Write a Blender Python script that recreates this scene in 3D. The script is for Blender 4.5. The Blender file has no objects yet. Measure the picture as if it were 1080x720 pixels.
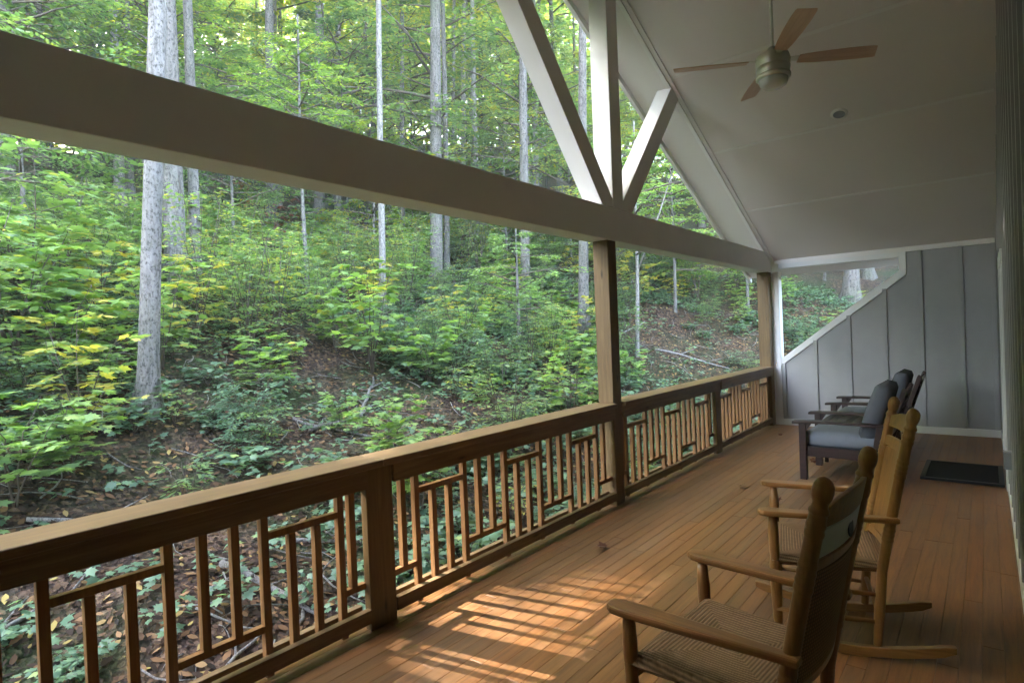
import bpy, bmesh, math, random
import numpy as np
from mathutils import Vector, Matrix
random.seed(7); rng = np.random.default_rng(7)
S = bpy.context.scene
COL = S.collection
R = math.radians

# ------------------------------------------------------------------ materials
def mat(name, col, rough=.6, spec=.4, metal=0.0):
    m = bpy.data.materials.new(name); m.use_nodes = True
    b = m.node_tree.nodes['Principled BSDF']
    b.inputs['Base Color'].default_value = (*col, 1)
    b.inputs['Roughness'].default_value = rough
    b.inputs['Specular IOR Level'].default_value = spec
    b.inputs['Metallic'].default_value = metal
    return m
class N:
    """small node-building helper"""
    def __init__(s, m): s.t = m.node_tree; s.b = s.t.nodes['Principled BSDF']
    def n(s, typ, **kw):
        q = s.t.nodes.new(typ)
        for k, v in kw.items(): setattr(q, k, v)
        return q
    def l(s, a, b): s.t.links.new(a, b)
    def coord(s, scale=(1,1,1), rot=(0,0,0), out='Object'):
        c = s.n('ShaderNodeTexCoord'); mp = s.n('ShaderNodeMapping')
        mp.inputs['Scale'].default_value = scale; mp.inputs['Rotation'].default_value = rot
        s.l(c.outputs[out], mp.inputs['Vector']); return mp.outputs['Vector']
    def noise(s, vec, scale, detail=4, rough=.55, dist=0):
        q = s.n('ShaderNodeTexNoise'); q.inputs['Scale'].default_value = scale
        q.inputs['Detail'].default_value = detail; q.inputs['Roughness'].default_value = rough
        q.inputs['Distortion'].default_value = dist
        if vec is not None: s.l(vec, q.inputs['Vector'])
        return q.outputs['Fac']
    def ramp(s, fac, stops):
        q = s.n('ShaderNodeValToRGB'); e = q.color_ramp.elements
        while len(e) < len(stops): e.new(.5)
        for el, (p, c) in zip(e, stops):
            el.position = p; el.color = (*c, 1) if len(c) == 3 else c
        s.l(fac, q.inputs['Fac']); return q.outputs['Color']
    def mix(s, fac, a, b, mode='MIX'):
        q = s.n('ShaderNodeMix'); q.data_type = 'RGBA'; q.blend_type = mode
        for sock, v in ((q.inputs[0], fac), (q.inputs[6], a), (q.inputs[7], b)):
            if isinstance(v, (int, float)): sock.default_value = v
            elif isinstance(v, tuple): sock.default_value = (*v, 1)
            else: s.l(v, sock)
        return q.outputs[2]
    def math(s, op, a, b=0.0, c=None):
        q = s.n('ShaderNodeMath'); q.operation = op
        for i, v in enumerate((a, b, c)):
            if v is None: continue
            if isinstance(v, (int, float)): q.inputs[i].default_value = v
            else: s.l(v, q.inputs[i])
        return q.outputs[0]
    def attr(s, name):
        q = s.n('ShaderNodeAttribute'); q.attribute_name = name; return q.outputs['Fac']
    def rnd(s): return s.n('ShaderNodeObjectInfo').outputs['Random']
    def bump(s, h, strength=.3, dist=.01):
        q = s.n('ShaderNodeBump'); q.inputs['Strength'].default_value = strength
        q.inputs['Distance'].default_value = dist
        s.l(h, q.inputs['Height']); s.l(q.outputs['Normal'], s.b.inputs['Normal'])
    def color(s, c): s.l(c, s.b.inputs['Base Color'])

def wood(name, c0, c1, c2, axis='Y', rough=.5, spec=.4, seed_attr=False, grain=1.0, knots=False):
    m = mat(name, c1, rough, spec); k = N(m)
    sc = {'X': (2, 34, 34), 'Y': (34, 2, 34), 'Z': (34, 34, 2)}[axis]
    v = k.coord(sc)
    if seed_attr:
        ad = k.n('ShaderNodeVectorMath', operation='ADD'); k.l(v, ad.inputs[0])
        cb = k.n('ShaderNodeCombineXYZ'); a = k.math('MULTIPLY', k.attr('lv'), 91.0)
        for i in range(3): k.l(a, cb.inputs[i])
        k.l(cb.outputs[0], ad.inputs[1]); v = ad.outputs[0]
    f = k.noise(v, 1.0, 6, .65, .6)
    c = k.ramp(f, [(.25, c0), (.52, c1), (.78, c2)])
    big = k.noise(k.coord((1, 1, 1)), 2.3, 3)
    c = k.mix(k.math('MULTIPLY', big, .45), c, c0)
    if knots:
        vo = k.n('ShaderNodeTexVoronoi'); vo.inputs['Scale'].default_value = 1.0
        k.l(k.coord({'Y': (9, 2.6, 9), 'X': (2.6, 9, 9), 'Z': (9, 9, 2.6)}[axis]), vo.inputs['Vector'])
        kn = k.ramp(vo.outputs['Distance'], [(.03, (1, 1, 1)), (.14, (0, 0, 0))])
        c = k.mix(kn, c, tuple(x * .3 for x in c0))
    if seed_attr:
        a = k.attr('lv')
        c = k.mix(1.0, c, k.ramp(a, [(0, (.74, .70, .68)), (.35, (.95, .93, .92)), (.75, (1.05, 1.0, .93)), (1, (1.0, .86, .72))]), 'MULTIPLY')
    if seed_attr:
        wv = k.noise(k.coord((3, .8, 3)), 1.4, 5, .65)
        c = k.mix(k.math('MULTIPLY', k.ramp(wv, [(.48, (0, 0, 0)), (.70, (1, 1, 1))]), .40), c, (.21, .135, .08))
        sp_ = k.noise(k.coord((1, 1, 1)), 38, 4, .7)
        c = k.mix(k.ramp(sp_, [(.68, (0, 0, 0)), (.74, (1, 1, 1))]), c, k.mix(.5, c, (.04, .025, .015)))
    k.color(c)
    r = k.n('ShaderNodeMapRange'); r.inputs['To Min'].default_value = rough - .12; r.inputs['To Max'].default_value = rough + .16
    k.l(f, r.inputs['Value']); k.l(r.outputs[0], k.b.inputs['Roughness'])
    k.bump(f, .22 * grain, .004)
    return m
def paint(name, col, rough=.45, dirt=.12, scale=3.0):
    m = mat(name, col, rough, .35); k = N(m)
    f = k.noise(k.coord(), scale, 6, .6)
    c = k.mix(k.ramp(f, [(.35, (0, 0, 0)), (.8, (1, 1, 1))]), col, tuple(x * (1 - dirt) for x in col)); k.color(c)
    k.bump(k.noise(k.coord(), 90, 3), .06, .002)
    return m
M = {}
M['rail'] = wood('rail_wood', (.085, .048, .020), (.175, .108, .050), (.27, .18, .09), 'Y', .5, .35, knots=True)
M['baluster'] = wood('baluster_wood', (.12, .052, .018), (.24, .115, .038), (.33, .175, .065), 'Z', .45, .4)
M['post'] = wood('post_wood', (.08, .046, .016), (.150, .092, .035), (.235, .150, .062), 'Z', .5, .35, knots=True)
M['deck'] = wood('deck_wood', (.11, .050, .020), (.265, .130, .052), (.36, .20, .088), 'Y', .40, .5, seed_attr=True)
M['oak'] = wood('oak', (.13, .055, .018), (.29, .132, .048), (.40, .205, .080), 'X', .33, .5)
M['oak_z'] = wood('oak_upright', (.13, .055, .018), (.29, .132, .048), (.40, .205, .080), 'Z', .33, .5)
M['honey'] = wood('honey_oak', (.17, .080, .026), (.36, .180, .062), (.46, .255, .10), 'X', .33, .5)
M['honey_z'] = wood('honey_oak_upright', (.17, .080, .026), (.36, .180, .062), (.46, .255, .10), 'Z', .33, .5)
M['dark'] = wood('dark_stained_wood', (.016, .007, .005), (.030, .012, .009), (.05, .02, .015), 'X', .4, .4)
M['blade'] = wood('blade_wood', (.42, .27, .18), (.58, .39, .27), (.66, .46, .34), 'X', .4, .4)
M['white'] = paint('white_paint', (.77, .74, .725), .5, .06)
M['ceil'] = paint('ceiling_paint', (.72, .67, .65), .55, .05, 1.2)
M['trim'] = paint('trim_paint', (.74, .74, .74), .45, .08)
M['grey'] = paint('grey_siding', (.335, .335, .34), .55, .12)
M['door'] = paint('door_paint', (.20, .21, .23), .45, .1)
M['metal'] = mat('brushed_nickel', (.62, .60, .52), .32, .5, 1.0)
M['frost'] = mat('frosted_glass', (.75, .76, .72), .25, .5)
M['frost'].node_tree.nodes['Principled BSDF'].inputs['Transmission Weight'].default_value = .35
M['pane'] = mat('dark_window_glass', (.012, .014, .016), .05, .6)
M['black'] = mat('black_metal', (.02, .02, .02), .5)
M['shingle'] = mat('roof_shingle', (.06, .055, .05), .9)
M['plastic'] = mat('grey_plastic', (.22, .23, .25), .5)

def fabric(name, col, sc=260):
    m = mat(name, col, .9, .15); k = N(m)
    v = k.coord()
    w1 = k.n('ShaderNodeTexWave'); w1.inputs['Scale'].default_value = sc; w1.bands_direction = 'X'; k.l(v, w1.inputs['Vector'])
    w2 = k.n('ShaderNodeTexWave'); w2.inputs['Scale'].default_value = sc; w2.bands_direction = 'Y'; k.l(v, w2.inputs['Vector'])
    h = k.math('ADD', w1.outputs['Fac'], w2.outputs['Fac'])
    f = k.noise(v, 14, 5)
    k.color(k.mix(f, tuple(x * .82 for x in col), tuple(min(1, x * 1.12) for x in col)))
    k.bump(h, .15, .001); return m
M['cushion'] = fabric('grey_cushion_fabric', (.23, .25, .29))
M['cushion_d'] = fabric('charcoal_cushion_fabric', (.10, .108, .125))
m = mat('doormat_fibre', (.022, .021, .024), .95, .1); k = N(m)
k.bump(k.noise(k.coord(), 260, 2), .9, .01)
k.color(k.mix(k.noise(k.coord(), 40, 4), (.012, .012, .014), (.035, .034, .037))); M['mat'] = m

# woven rush seat: strands run parallel to the nearest rail in four wedges
m = mat('woven_rush', (.30, .17, .09), .6, .3); k = N(m)
sp = k.n('ShaderNodeSeparateXYZ'); k.l(k.coord(), sp.inputs[0])
ax = k.math('ABSOLUTE', k.math('MULTIPLY', k.math('ADD', sp.outputs[0], -.085), 1.0)); ay = k.math('ABSOLUTE', k.math('MULTIPLY', sp.outputs[1], .92))
sel = k.math('GREATER_THAN', ax, ay)
cc = k.mix(sel, ay, ax)
st = k.math('SINE', k.math('MULTIPLY', cc, 480.0))
stn = k.math('MULTIPLY_ADD', st, .5, .5)
along = k.mix(sel, sp.outputs[0], sp.outputs[1])
tw = k.math('MULTIPLY_ADD', k.math('SINE', k.math('ADD', k.math('MULTIPLY', along, 700.0), k.math('MULTIPLY', cc, 300.0))), .2, stn)
c = k.mix(k.noise(k.coord(), 30, 4), (.26, .15, .085), (.44, .28, .17))
k.color(k.mix(stn, k.mix(.7, c, (.07, .035, .012)), c)); k.bump(tw, .8, .004); M['rush'] = m
m = mat('woven_back', (.30, .17, .075), .6, .3); k = N(m)
v = k.coord()
w1 = k.n('ShaderNodeTexWave'); w1.inputs['Scale'].default_value = 26; w1.bands_direction = 'Y'; k.l(v, w1.inputs['Vector'])
w2 = k.n('ShaderNodeTexWave'); w2.inputs['Scale'].default_value = 26; w2.bands_direction = 'Z'; k.l(v, w2.inputs['Vector'])
h = k.math('MULTIPLY', w1.outputs['Fac'], w2.outputs['Fac'])
k.color(k.mix(h, (.12, .06, .028), (.36, .20, .10))); k.bump(h, .7, .005); M['weave'] = m
M['sheen_panel'] = paint('sheen_grey_panel', (.50, .50, .49), .3, .1)  # pale tone painted in for light reflected off the glossy chair back
M['dark_oval'] = mat('dark_oval_blue', (.025, .04, .07), .4)  # dark oval standing in for the hole cut in the slat

# bark
def bark(name, c0, c1, c2, sc=1.0):
    m = mat(name, c1, .9, .15); k = N(m)
    f = k.noise(k.coord((9 * sc, 9 * sc, 1.6 * sc)), 1.6, 8, .7, .8)
    g = k.noise(k.coord((1, 1, .5)), 2.2, 4)
    s = k.noise(k.coord((3, 3, 6)), 2.6, 3)
    c = k.ramp(f, [(.28, c0), (.48, c1), (.75, c2)])
    c = k.mix(k.ramp(g, [(.45, (0, 0, 0)), (.7, (1, 1, 1))]), c, k.mix(.5, c, (.10, .12, .07)))
    c = k.mix(k.ramp(s, [(.66, (0, 0, 0)), (.72, (1, 1, 1))]), c, k.mix(.6, c, c0))
    sp_ = k.noise(k.coord((14*sc, 14*sc, 9*sc)), 2.0, 5, .7)
    c = k.mix(k.ramp(sp_, [(.36, (1, 1, 1)), (.50, (0, 0, 0))]), c, tuple(x*.75 for x in c0))
    k.color(c); k.bump(k.math('ADD', f, k.math('MULTIPLY', sp_, .6)), 1.0, .04); return m
M['bark_pale'] = bark('pale_bark', (.095, .085, .073), (.245, .222, .20), (.36, .325, .295), 1.3)
M['bark_grey'] = bark('grey_bark', (.055, .048, .042), (.155, .138, .124), (.25, .225, .205))
M['bark_dark'] = bark('dark_bark', (.03, .026, .022), (.075, .066, .056), (.13, .115, .10))
M['twig'] = mat('twig_bark', (.10, .08, .06), .9, .1)
M['deadwood'] = bark('dead_wood', (.10, .085, .075), (.28, .25, .23), (.42, .39, .36), 2)

def leafmat(name, stops, trans=.45, shift=.5, tcol=(1.25, 1.35, .6), spec=.5):
    """two-sided leaf: per-leaf tone (attribute lv) plus per-plant shift, part of the light passes through"""
    m = mat(name, (.1, .2, .03), .42 if spec > .3 else .8, spec); k = N(m)
    a = k.attr('lv'); r = k.math('MULTIPLY_ADD', k.rnd(), shift, -shift / 2)
    c = k.ramp(k.math('ADD', a, r), stops)
    v = k.noise(k.coord(), 55, 2)
    c = k.mix(k.math('MULTIPLY', v, .35), c, k.mix(.5, c, (.02, .03, .01)))
    k.color(c)
    tr = k.n('ShaderNodeBsdfTranslucent'); k.l(k.mix(1.0, c, tcol, 'MULTIPLY'), tr.inputs['Color'])
    mx = k.n('ShaderNodeMixShader'); mx.inputs[0].default_value = trans
    k.l(k.b.outputs[0], mx.inputs[1]); k.l(tr.outputs[0], mx.inputs[2])
    k.l(mx.outputs[0], k.t.nodes['Material Output'].inputs['Surface'])
    return m
G0, G1, G2, G3 = (.075, .135, .062), (.135, .22, .098), (.21, .31, .122), (.32, .39, .13)
YL = (.52, .44, .08)
M['leaf_mid'] = leafmat('understory_leaves', [(0, G0), (.25, G1), (.6, G2), (.9, G3), (1.0, YL)], .5)
M['leaf_light'] = leafmat('light_maple_leaves', [(0, G1), (.4, (.23, .35, .11)), (.78, (.33, .45, .13)), (.93, G3), (1, YL)], .5, .3)
M['leaf_yellow'] = leafmat('yellowing_leaves', [(0, G2), (.3, G3), (.6, YL), (1, (.62, .48, .12))], .5, .35)
M['leaf_blue'] = leafmat('cool_green_leaves', [(0, (.068, .13, .08)), (.45, (.125, .205, .125)), (.9, (.18, .28, .14)), (1, G3)], .4, .3)
M['leaf_top'] = leafmat('canopy_leaves', [(0, G1), (.4, (.20, .31, .08)), (.8, (.36, .43, .11)), (1, YL)], .62, .5, (1.5, 1.5, .55))
M['leaf_red'] = leafmat('red_leaves', [(0, (.22, .05, .03)), (.6, (.33, .10, .06)), (1, (.30, .20, .08))], .4, .2, (1, 1, 1))
M['litter'] = leafmat('dry_leaf_litter', [(0, (.022, .015, .012)), (.45, (.055, .033, .024)), (.75, (.14, .072, .036)), (.92, (.25, .14, .07)), (1, (.34, .26, .08))], .1, 0, (1, 1, 1), .12)
M['dryleaf'] = leafmat('dry_red_leaf', [(0, (.11, .028, .018)), (1, (.17, .05, .03))], .1, 0.2, (1, 1, 1))
m = mat('forest_floor', (.08, .055, .04), .95, .1); k = N(m)
v = k.coord(); vo = k.n('ShaderNodeTexVoronoi'); vo.inputs['Scale'].default_value = 24; k.l(v, vo.inputs['Vector'])
sepc = k.n('ShaderNodeSeparateColor'); k.l(vo.outputs['Color'], sepc.inputs[0])
c = k.ramp(sepc.outputs[0], [(0, (.025, .017, .013)), (.45, (.06, .038, .029)), (.8, (.11, .066, .044)), (1, (.17, .11, .07))])
c = k.mix(k.ramp(k.noise(v, .55, 5), [(.42, (0, 0, 0)), (.62, (1, 1, 1))]), c, k.mix(.75, c, (.035, .055, .02)))
k.color(c); k.bump(k.math('ADD', vo.outputs['Distance'], k.noise(v, 30, 5)), .9, .05); M['ground'] = m

# ------------------------------------------------------------------ mesh helpers
class MB:
    def __init__(s): s.v = []; s.f = []; s.m = []; s.sm = []
    def add(s, vs, fs, mi=0, smooth=False):
        o = len(s.v); s.v += [tuple(p) for p in vs]
        for f in fs: s.f.append(tuple(i + o for i in f)); s.m.append(mi); s.sm.append(smooth)
    def box(s, a, b, mi=0):
        (x0, y0, z0), (x1, y1, z1) = a, b
        s.add([(x0,y0,z0),(x1,y0,z0),(x1,y1,z0),(x0,y1,z0),(x0,y0,z1),(x1,y0,z1),(x1,y1,z1),(x0,y1,z1)],
              [(0,3,2,1),(4,5,6,7),(0,1,5,4),(1,2,6,5),(2,3,7,6),(3,0,4,7)], mi)
    def prism(s, poly, axis, a, b, mi=0):
        """closed outline of 2-D points extruded from a to b along axis"""
        def P(p, t):
            return {'x': (t, p[0], p[1]), 'y': (p[0], t, p[1]), 'z': (p[0], p[1], t)}[axis]
        n = len(poly)
        vs = [P(p, a) for p in poly] + [P(p, b) for p in poly]
        fs = [tuple(range(n)), tuple(range(2*n-1, n-1, -1))] + [(i, i+n, (i+1) % n + n, (i+1) % n) for i in range(n)]
        s.add(vs, fs, mi)
    def tube(s, pts, rad, n=8, mi=0, smooth=True, squash=None):
        pts = [Vector(p) for p in pts]
        if not hasattr(rad, '__len__'): rad = [rad] * len(pts)
        vs = []; up = Vector((0.13, .21, 1)).normalized()
        for i, p in enumerate(pts):
            t = (pts[min(i+1, len(pts)-1)] - pts[max(i-1, 0)])
            t = t.normalized() if t.length > 1e-9 else Vector((0, 0, 1))
            ref = up if abs(t.dot(up)) < .95 else Vector((1, .1, 0)).normalized()
            a = t.cross(ref).normalized(); b = t.cross(a)
            for j in range(n):
                q = 2*math.pi*j/n
                vs.append(p + (a*math.cos(q) + b*math.sin(q))*rad[i])
        fs = [(i*n+j, i*n+(j+1) % n, (i+1)*n+(j+1) % n, (i+1)*n+j) for i in range(len(pts)-1) for j in range(n)]
        s.add(vs, fs, mi, smooth)
        L = len(pts)
        o = len(s.v) - L*n
        s.f.append(tuple(o+j for j in range(n-1, -1, -1))); s.m.append(mi); s.sm.append(False)
        s.f.append(tuple(o+(L-1)*n+j for j in range(n))); s.m.append(mi); s.sm.append(False)
    def lathe(s, prof, c=(0, 0, 0), n=24, mi=0, tilt=None):
        """prof: (radius, height) pairs, turned round z through c"""
        vs = []
        for r, z in prof:
            for j in range(n):
                q = 2*math.pi*j/n; p = Vector((r*math.cos(q), r*math.sin(q), z))
                if tilt is not None: p = tilt @ p
                vs.append((p.x+c[0], p.y+c[1], p.z+c[2]))
        L = len(prof)
        fs = [(i*n+j, i*n+(j+1) % n, (i+1)*n+(j+1) % n, (i+1)*n+j) for i in range(L-1) for j in range(n)]
        s.add(vs, fs, mi, True)
    def build(s, name, mats, parent=None, bevel=0, loc=None, subsurf=0):
        me = bpy.data.meshes.new(name); me.from_pydata(s.v, [], s.f)
        mats = mats if isinstance(mats, (list, tuple)) else [mats]
        for q in mats: me.materials.append(q)
        me.polygons.foreach_set('material_index', s.m); me.polygons.foreach_set('use_smooth', s.sm)
        bm = bmesh.new(); bm.from_mesh(me); bmesh.ops.recalc_face_normals(bm, faces=bm.faces); bm.to_mesh(me); bm.free()
        o = bpy.data.objects.new(name, me); COL.objects.link(o)
        if parent is not None: o.parent = parent
        if loc is not None: o.location = loc
        if bevel:
            b = o.modifiers.new('Bevel', 'BEVEL'); b.width = bevel; b.segments = 2; b.limit_method = 'ANGLE'; b.angle_limit = R(40)
        if subsurf:
            b = o.modifiers.new('Subdivision', 'SUBSURF'); b.levels = subsurf; b.render_levels = subsurf
        return o
def tag(o, label=None, cat=None, group=None, kind=None):
    if label: o['label'] = label
    if cat: o['category'] = cat
    if group: o['group'] = group
    if kind: o['kind'] = kind
    return o
def thing(name, label, cat, loc=(0, 0, 0), rz=0, group=None):
    o = bpy.data.objects.new(name, None); COL.objects.link(o); o.empty_display_size = .1
    o.location = loc; o.rotation_euler = (0, 0, rz)
    return tag(o, label, cat, group)
def copy_tree(o, parent=None):
    c = o.copy(); COL.objects.link(c)
    if parent is not None: c.parent = parent
    for ch in list(o.children): copy_tree(ch, c)
    return c

# ------------------------------------------------------------------ camera
cam = bpy.data.cameras.new('camera'); co = bpy.data.objects.new('camera', cam); COL.objects.link(co)
cam.sensor_width = 36; cam.lens = 20.632; cam.clip_start = .02; cam.clip_end = 500
rt, dn, fw = Vector((.77719, .62802, -.03949)), Vector((-.02337, -.03391, -.99915)), Vector((-.62883, .77745, -.01168))
mw = Matrix((rt, -dn, -fw)).transposed().to_4x4(); mw.translation = (0, 0, 1.6); co.matrix_world = mw
S.camera = co

# ------------------------------------------------------------------ terrain
def hill(x, y):
    d = np.maximum(-x - 2.7, 0)
    a = np.where(d < 22, .4*d, 8.8 + 20*.4*(1 - np.exp(-(np.maximum(d, 22) - 22)/20.0)))
    t = np.maximum(y - 11.5, 0); b = 24*.42*(1 - np.exp(-t/24.0))
    w = .07*np.sin(x*1.7 + y*.9) + .06*np.sin(y*2.3 - x*.8 + 1) + .12*np.sin(x*.5 + 2)*np.sin(y*.43)
    return -.75 + a + b + w*np.clip(d/2 + .25, .25, 1)
def hz(x, y): return float(hill(np.array(float(x)), np.array(float(y))))
xs = np.concatenate([np.arange(-95, -30, 3.0), np.arange(-30, -16, 1.0), np.arange(-16, 0, .3), np.arange(0, 40, 4.0)])
ys = np.concatenate([np.arange(-45, -6, 3.0), np.arange(-6, 22, .3), np.arange(22, 40, 1.0), np.arange(40, 110, 4.0)])
X, Y = np.meshgrid(xs, ys, indexing='ij'); Z = hill(X, Y)
g = MB(); ny = len(ys)
g.v = list(zip(X.ravel().tolist(), Y.ravel().tolist(), Z.ravel().tolist()))
for i in range(len(xs)-1):
    for j in range(ny-1):
        g.f.append((i*ny+j, (i+1)*ny+j, (i+1)*ny+j+1, i*ny+j+1)); g.m.append(0); g.sm.append(True)
tag(g.build('ground', M['ground']), 'wooded hillside of brown soil rising from the porch', 'ground', kind='structure')

# ------------------------------------------------------------------ porch: deck floor
XW = .14           # face of the house wall
YF = 9.95          # face of the far end wall
YN = -.42          # unseen near end, closed by a wall added to cut the light
RY = 4.88          # ridge
d = MB(); lv = []
x = -2.86; bw = .0826
while x < XW - .001:
    y = YN; x1 = min(x + bw, XW)
    while y < YF:
        L = random.choice([1.2, 1.8, 2.4, 3.0, 3.6]) * random.uniform(.9, 1.05)
        y1 = min(y + L, YF)
        if YF - y1 < .35: y1 = YF
        r = random.random()
        c = .0018; dz = random.uniform(0, .0012)
        a0, a1, b0, b1 = x + .0004, x1 - .0004, y + .0005, y1 - .0005
        vs = [(a0, b0, -.03), (a1, b0, -.03), (a1, b1, -.03), (a0, b1, -.03), (a0, b0, -c+dz), (a1, b0, -c+dz), (a1, b1, -c+dz), (a0, b1, -c+dz),
              (a0+c, b0+c, dz), (a1-c, b0+c, dz), (a1-c, b1-c, dz), (a0+c, b1-c, dz)]
        fs = [(0,3,2,1), (0,1,5,4), (1,2,6,5), (2,3,7,6), (3,0,4,7), (4,5,9,8), (5,6,10,9), (6,7,11,10), (7,4,8,11), (8,9,10,11)]
        d.add(vs, fs); lv += [r]*len(fs)
        y = y1
    x = x1
dk = d.build('deck_floor', M['deck'])
at = dk.data.attributes.new('lv', 'FLOAT', 'FACE'); at.data.foreach_set('value', lv)
tag(dk, 'narrow stained wooden floor boards of the porch', 'floor', kind='structure')
d = MB(); d.box((-2.84, YN, -.27), (-2.80, YF, -.034)); d.box((-2.80, YN, -.10), (XW, YF, -.04))
for yy in np.arange(YN+.2, YF, .6): d.box((-2.80, yy, -.26), (XW, yy+.04, -.102))
tag(d.build('floor_joists', M['rail']), 'wooden joists and rim board carrying the porch floor', 'floor', kind='structure')

# ------------------------------------------------------------------ posts
def post(name, label, y, z1, w=.18, group=None, z0=0.0, dp=None):
    p = MB(); p.box((-2.66-(dp or w), y-w/2, z0), (-2.66, y+w/2, z1))
    o = p.build(name, M['post'], None, .005)
    return tag(o, label, 'post', group)
post('roof_post', 'tall square brown wooden post under the king post of the truss', 4.80, 2.428, .155, 'tall roof posts')
post('roof_post', 'tall square wooden post in the far corner beside the grey wall', 9.85, 2.428, .17, 'tall roof posts')
post('railing_post', 'short square railing post nearest the camera', 2.06, .8975, .18, 'short railing posts', 0.0, .055)
post('railing_post', 'short square railing post beyond the tall post', 7.40, .8975, .18, 'short railing posts', 0.0, .055)
post('roof_post', 'tall square wooden post beside the camera end wall', -.52+.18, 2.428, .17, 'tall roof posts')

# ------------------------------------------------------------------ railing sections
BX = -2.715   # baluster centre plane
def section(y0, y1, c, label, cap0, cap1):
    root = thing('porch_railing', label, 'railing', (BX, (y0+y1)/2, 0), 0, 'railing sections of the porch')
    oy = (y0+y1)/2
    def L(p): return (p[0]-BX, p[1]-oy, p[2])
    def part(name, boxes, m, bev=.003):
        q = MB()
        for a, b in boxes: q.box(L(a), L(b))
        return q.build(name, m, root, bev)
    part('cap_rail', [((-2.845, cap0, .898), (-2.615, cap1, .938))], M['rail'], .006)
    part('top_rail', [((-2.692, y0, .79), (-2.642, y1, .8975))], M['rail'])
    part('outer_top_rail', [((-2.775, y0, .81), (-2.737, y1, .8975))], M['rail'])
    part('bottom_rail', [((-2.692, y0, .05), (-2.652, y1, .125))], M['rail'])
    part('outer_bottom_rail', [((-2.775, y0, .085), (-2.737, y1, .125))], M['rail'])
    h = .0185; full = [c + (k-2.5)*.4225 for k in range(6)]
    bal = []
    for k, f in enumerate(full):
        if y0+.03 < f < y1-.03: bal.append((f, .012, .897))
    TG, BG = (.68, .247)
    segs = [(y0, full[0], 'b')] + [(full[k], full[k+1], 'bt'[(k+1) % 2]) for k in range(5)] + [(full[5], y1, 'b')]
    for a, b, t in segs:
        a = max(a, y0); b = min(b, y1)
        if b - a < .08: continue
        za, zb = (.127, TG) if t == 't' else (BG, .897)
        ea = a + (h if a > y0 else 0); eb = b - (h if b < y1 else 0)
        zc = TG if t == 't' else BG
        part('cross_piece', [((BX-.017, ea, zc-.017), (BX+.017, eb, zc+.017))], M['baluster'], .002)
        ks = [a + (b-a)/3, a + 2*(b-a)/3] if b - a > .35 else [(a+b)/2]
        for kk in ks: bal.append((kk, zc+.017, .897) if t == 'b' else (kk, .05, zc-.017))
    for f, za, zb in sorted(bal):
        part('baluster', [((BX-h, f-h, za), (BX+h, f+h, zb))], M['baluster'], .002)
section(-.25, 1.97, .77, 'wooden railing section in the near left corner before the first short post', -.25, 2.06)
section(2.15, 4.722, 3.42, 'wooden railing section between the short post and the tall post', 2.062, 4.72)
section(4.878, 7.31, 6.08, 'wooden railing section just beyond the tall post', 4.88, 7.40)
section(7.49, 9.76, 8.62, 'last wooden railing section ending at the far grey wall', 7.402, 9.76)

# ------------------------------------------------------------------ roof truss in the open gable
SL = .456
SN = .21          # the slope on the camera's side of the ridge is flatter
def cz(y): return 2.6 + SL*(YF - y) if y >= RY else 2.6 + SL*(YF - RY) - SN*(RY - y)
tr = thing('roof_truss', 'white painted truss with tie beam, king post and two struts in the open gable', 'truss', (-2.75, RY, 2.43))
def T(p): return (p[0]+2.75, p[1]-RY, p[2]-2.43)
q = MB(); q.box(T((-2.86, -.6, 2.43)), T((-2.655, 9.948, 2.735))); q.build('tie_beam', M['white'], tr, .006)
q = MB(); q.box(T((-2.83, 4.83, 2.736)), T((-2.645, 5.03, cz(5.03)-.02))); q.build('king_post', M['white'], tr, .005)
def strut(sgn):
    YC = 4.93; a = Vector((YC + sgn*.16, 2.737)); zr_ = cz(YC+1.43) - .004
    SS = SL if sgn > 0 else -SN; k_ = (zr_ - 2.737)/1.27
    b = Vector((YC + sgn*1.43, zr_))
    if sgn < 0:                                # carry the same angle on up to the flatter slope
        u = (cz(YC) - .004 - SN*0 - 2.737 - SN*.16 + 0)/(k_ + SN); b = Vector((YC - .16 - u, 2.737 + k_*u))
    zc_ = b.y + .004
    dr = (b-a).normalized(); n = Vector((-dr.y, dr.x)); w = .098
    # cut level with the beam at the foot and along the ceiling at the head
    p = []
    for s_, end in ((-1, 0), (1, 0), (1, 1), (-1, 1)):
        o = a + n*w*s_
        if end == 0: t = (2.737 - o.y)/dr.y
        else:
            sl = -SS; t = (zc_ - .006 + sl*(o.x - b.x) - o.y)/(dr.y - sl*dr.x)
        e = o + dr*t; p.append((e.x - RY, e.y - 2.43))
    q = MB(); q.prism(p, 'x', -2.825+2.75, -2.65+2.75); q.build('strut', M['white'], tr, .005)
strut(1); strut(-1)

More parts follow.
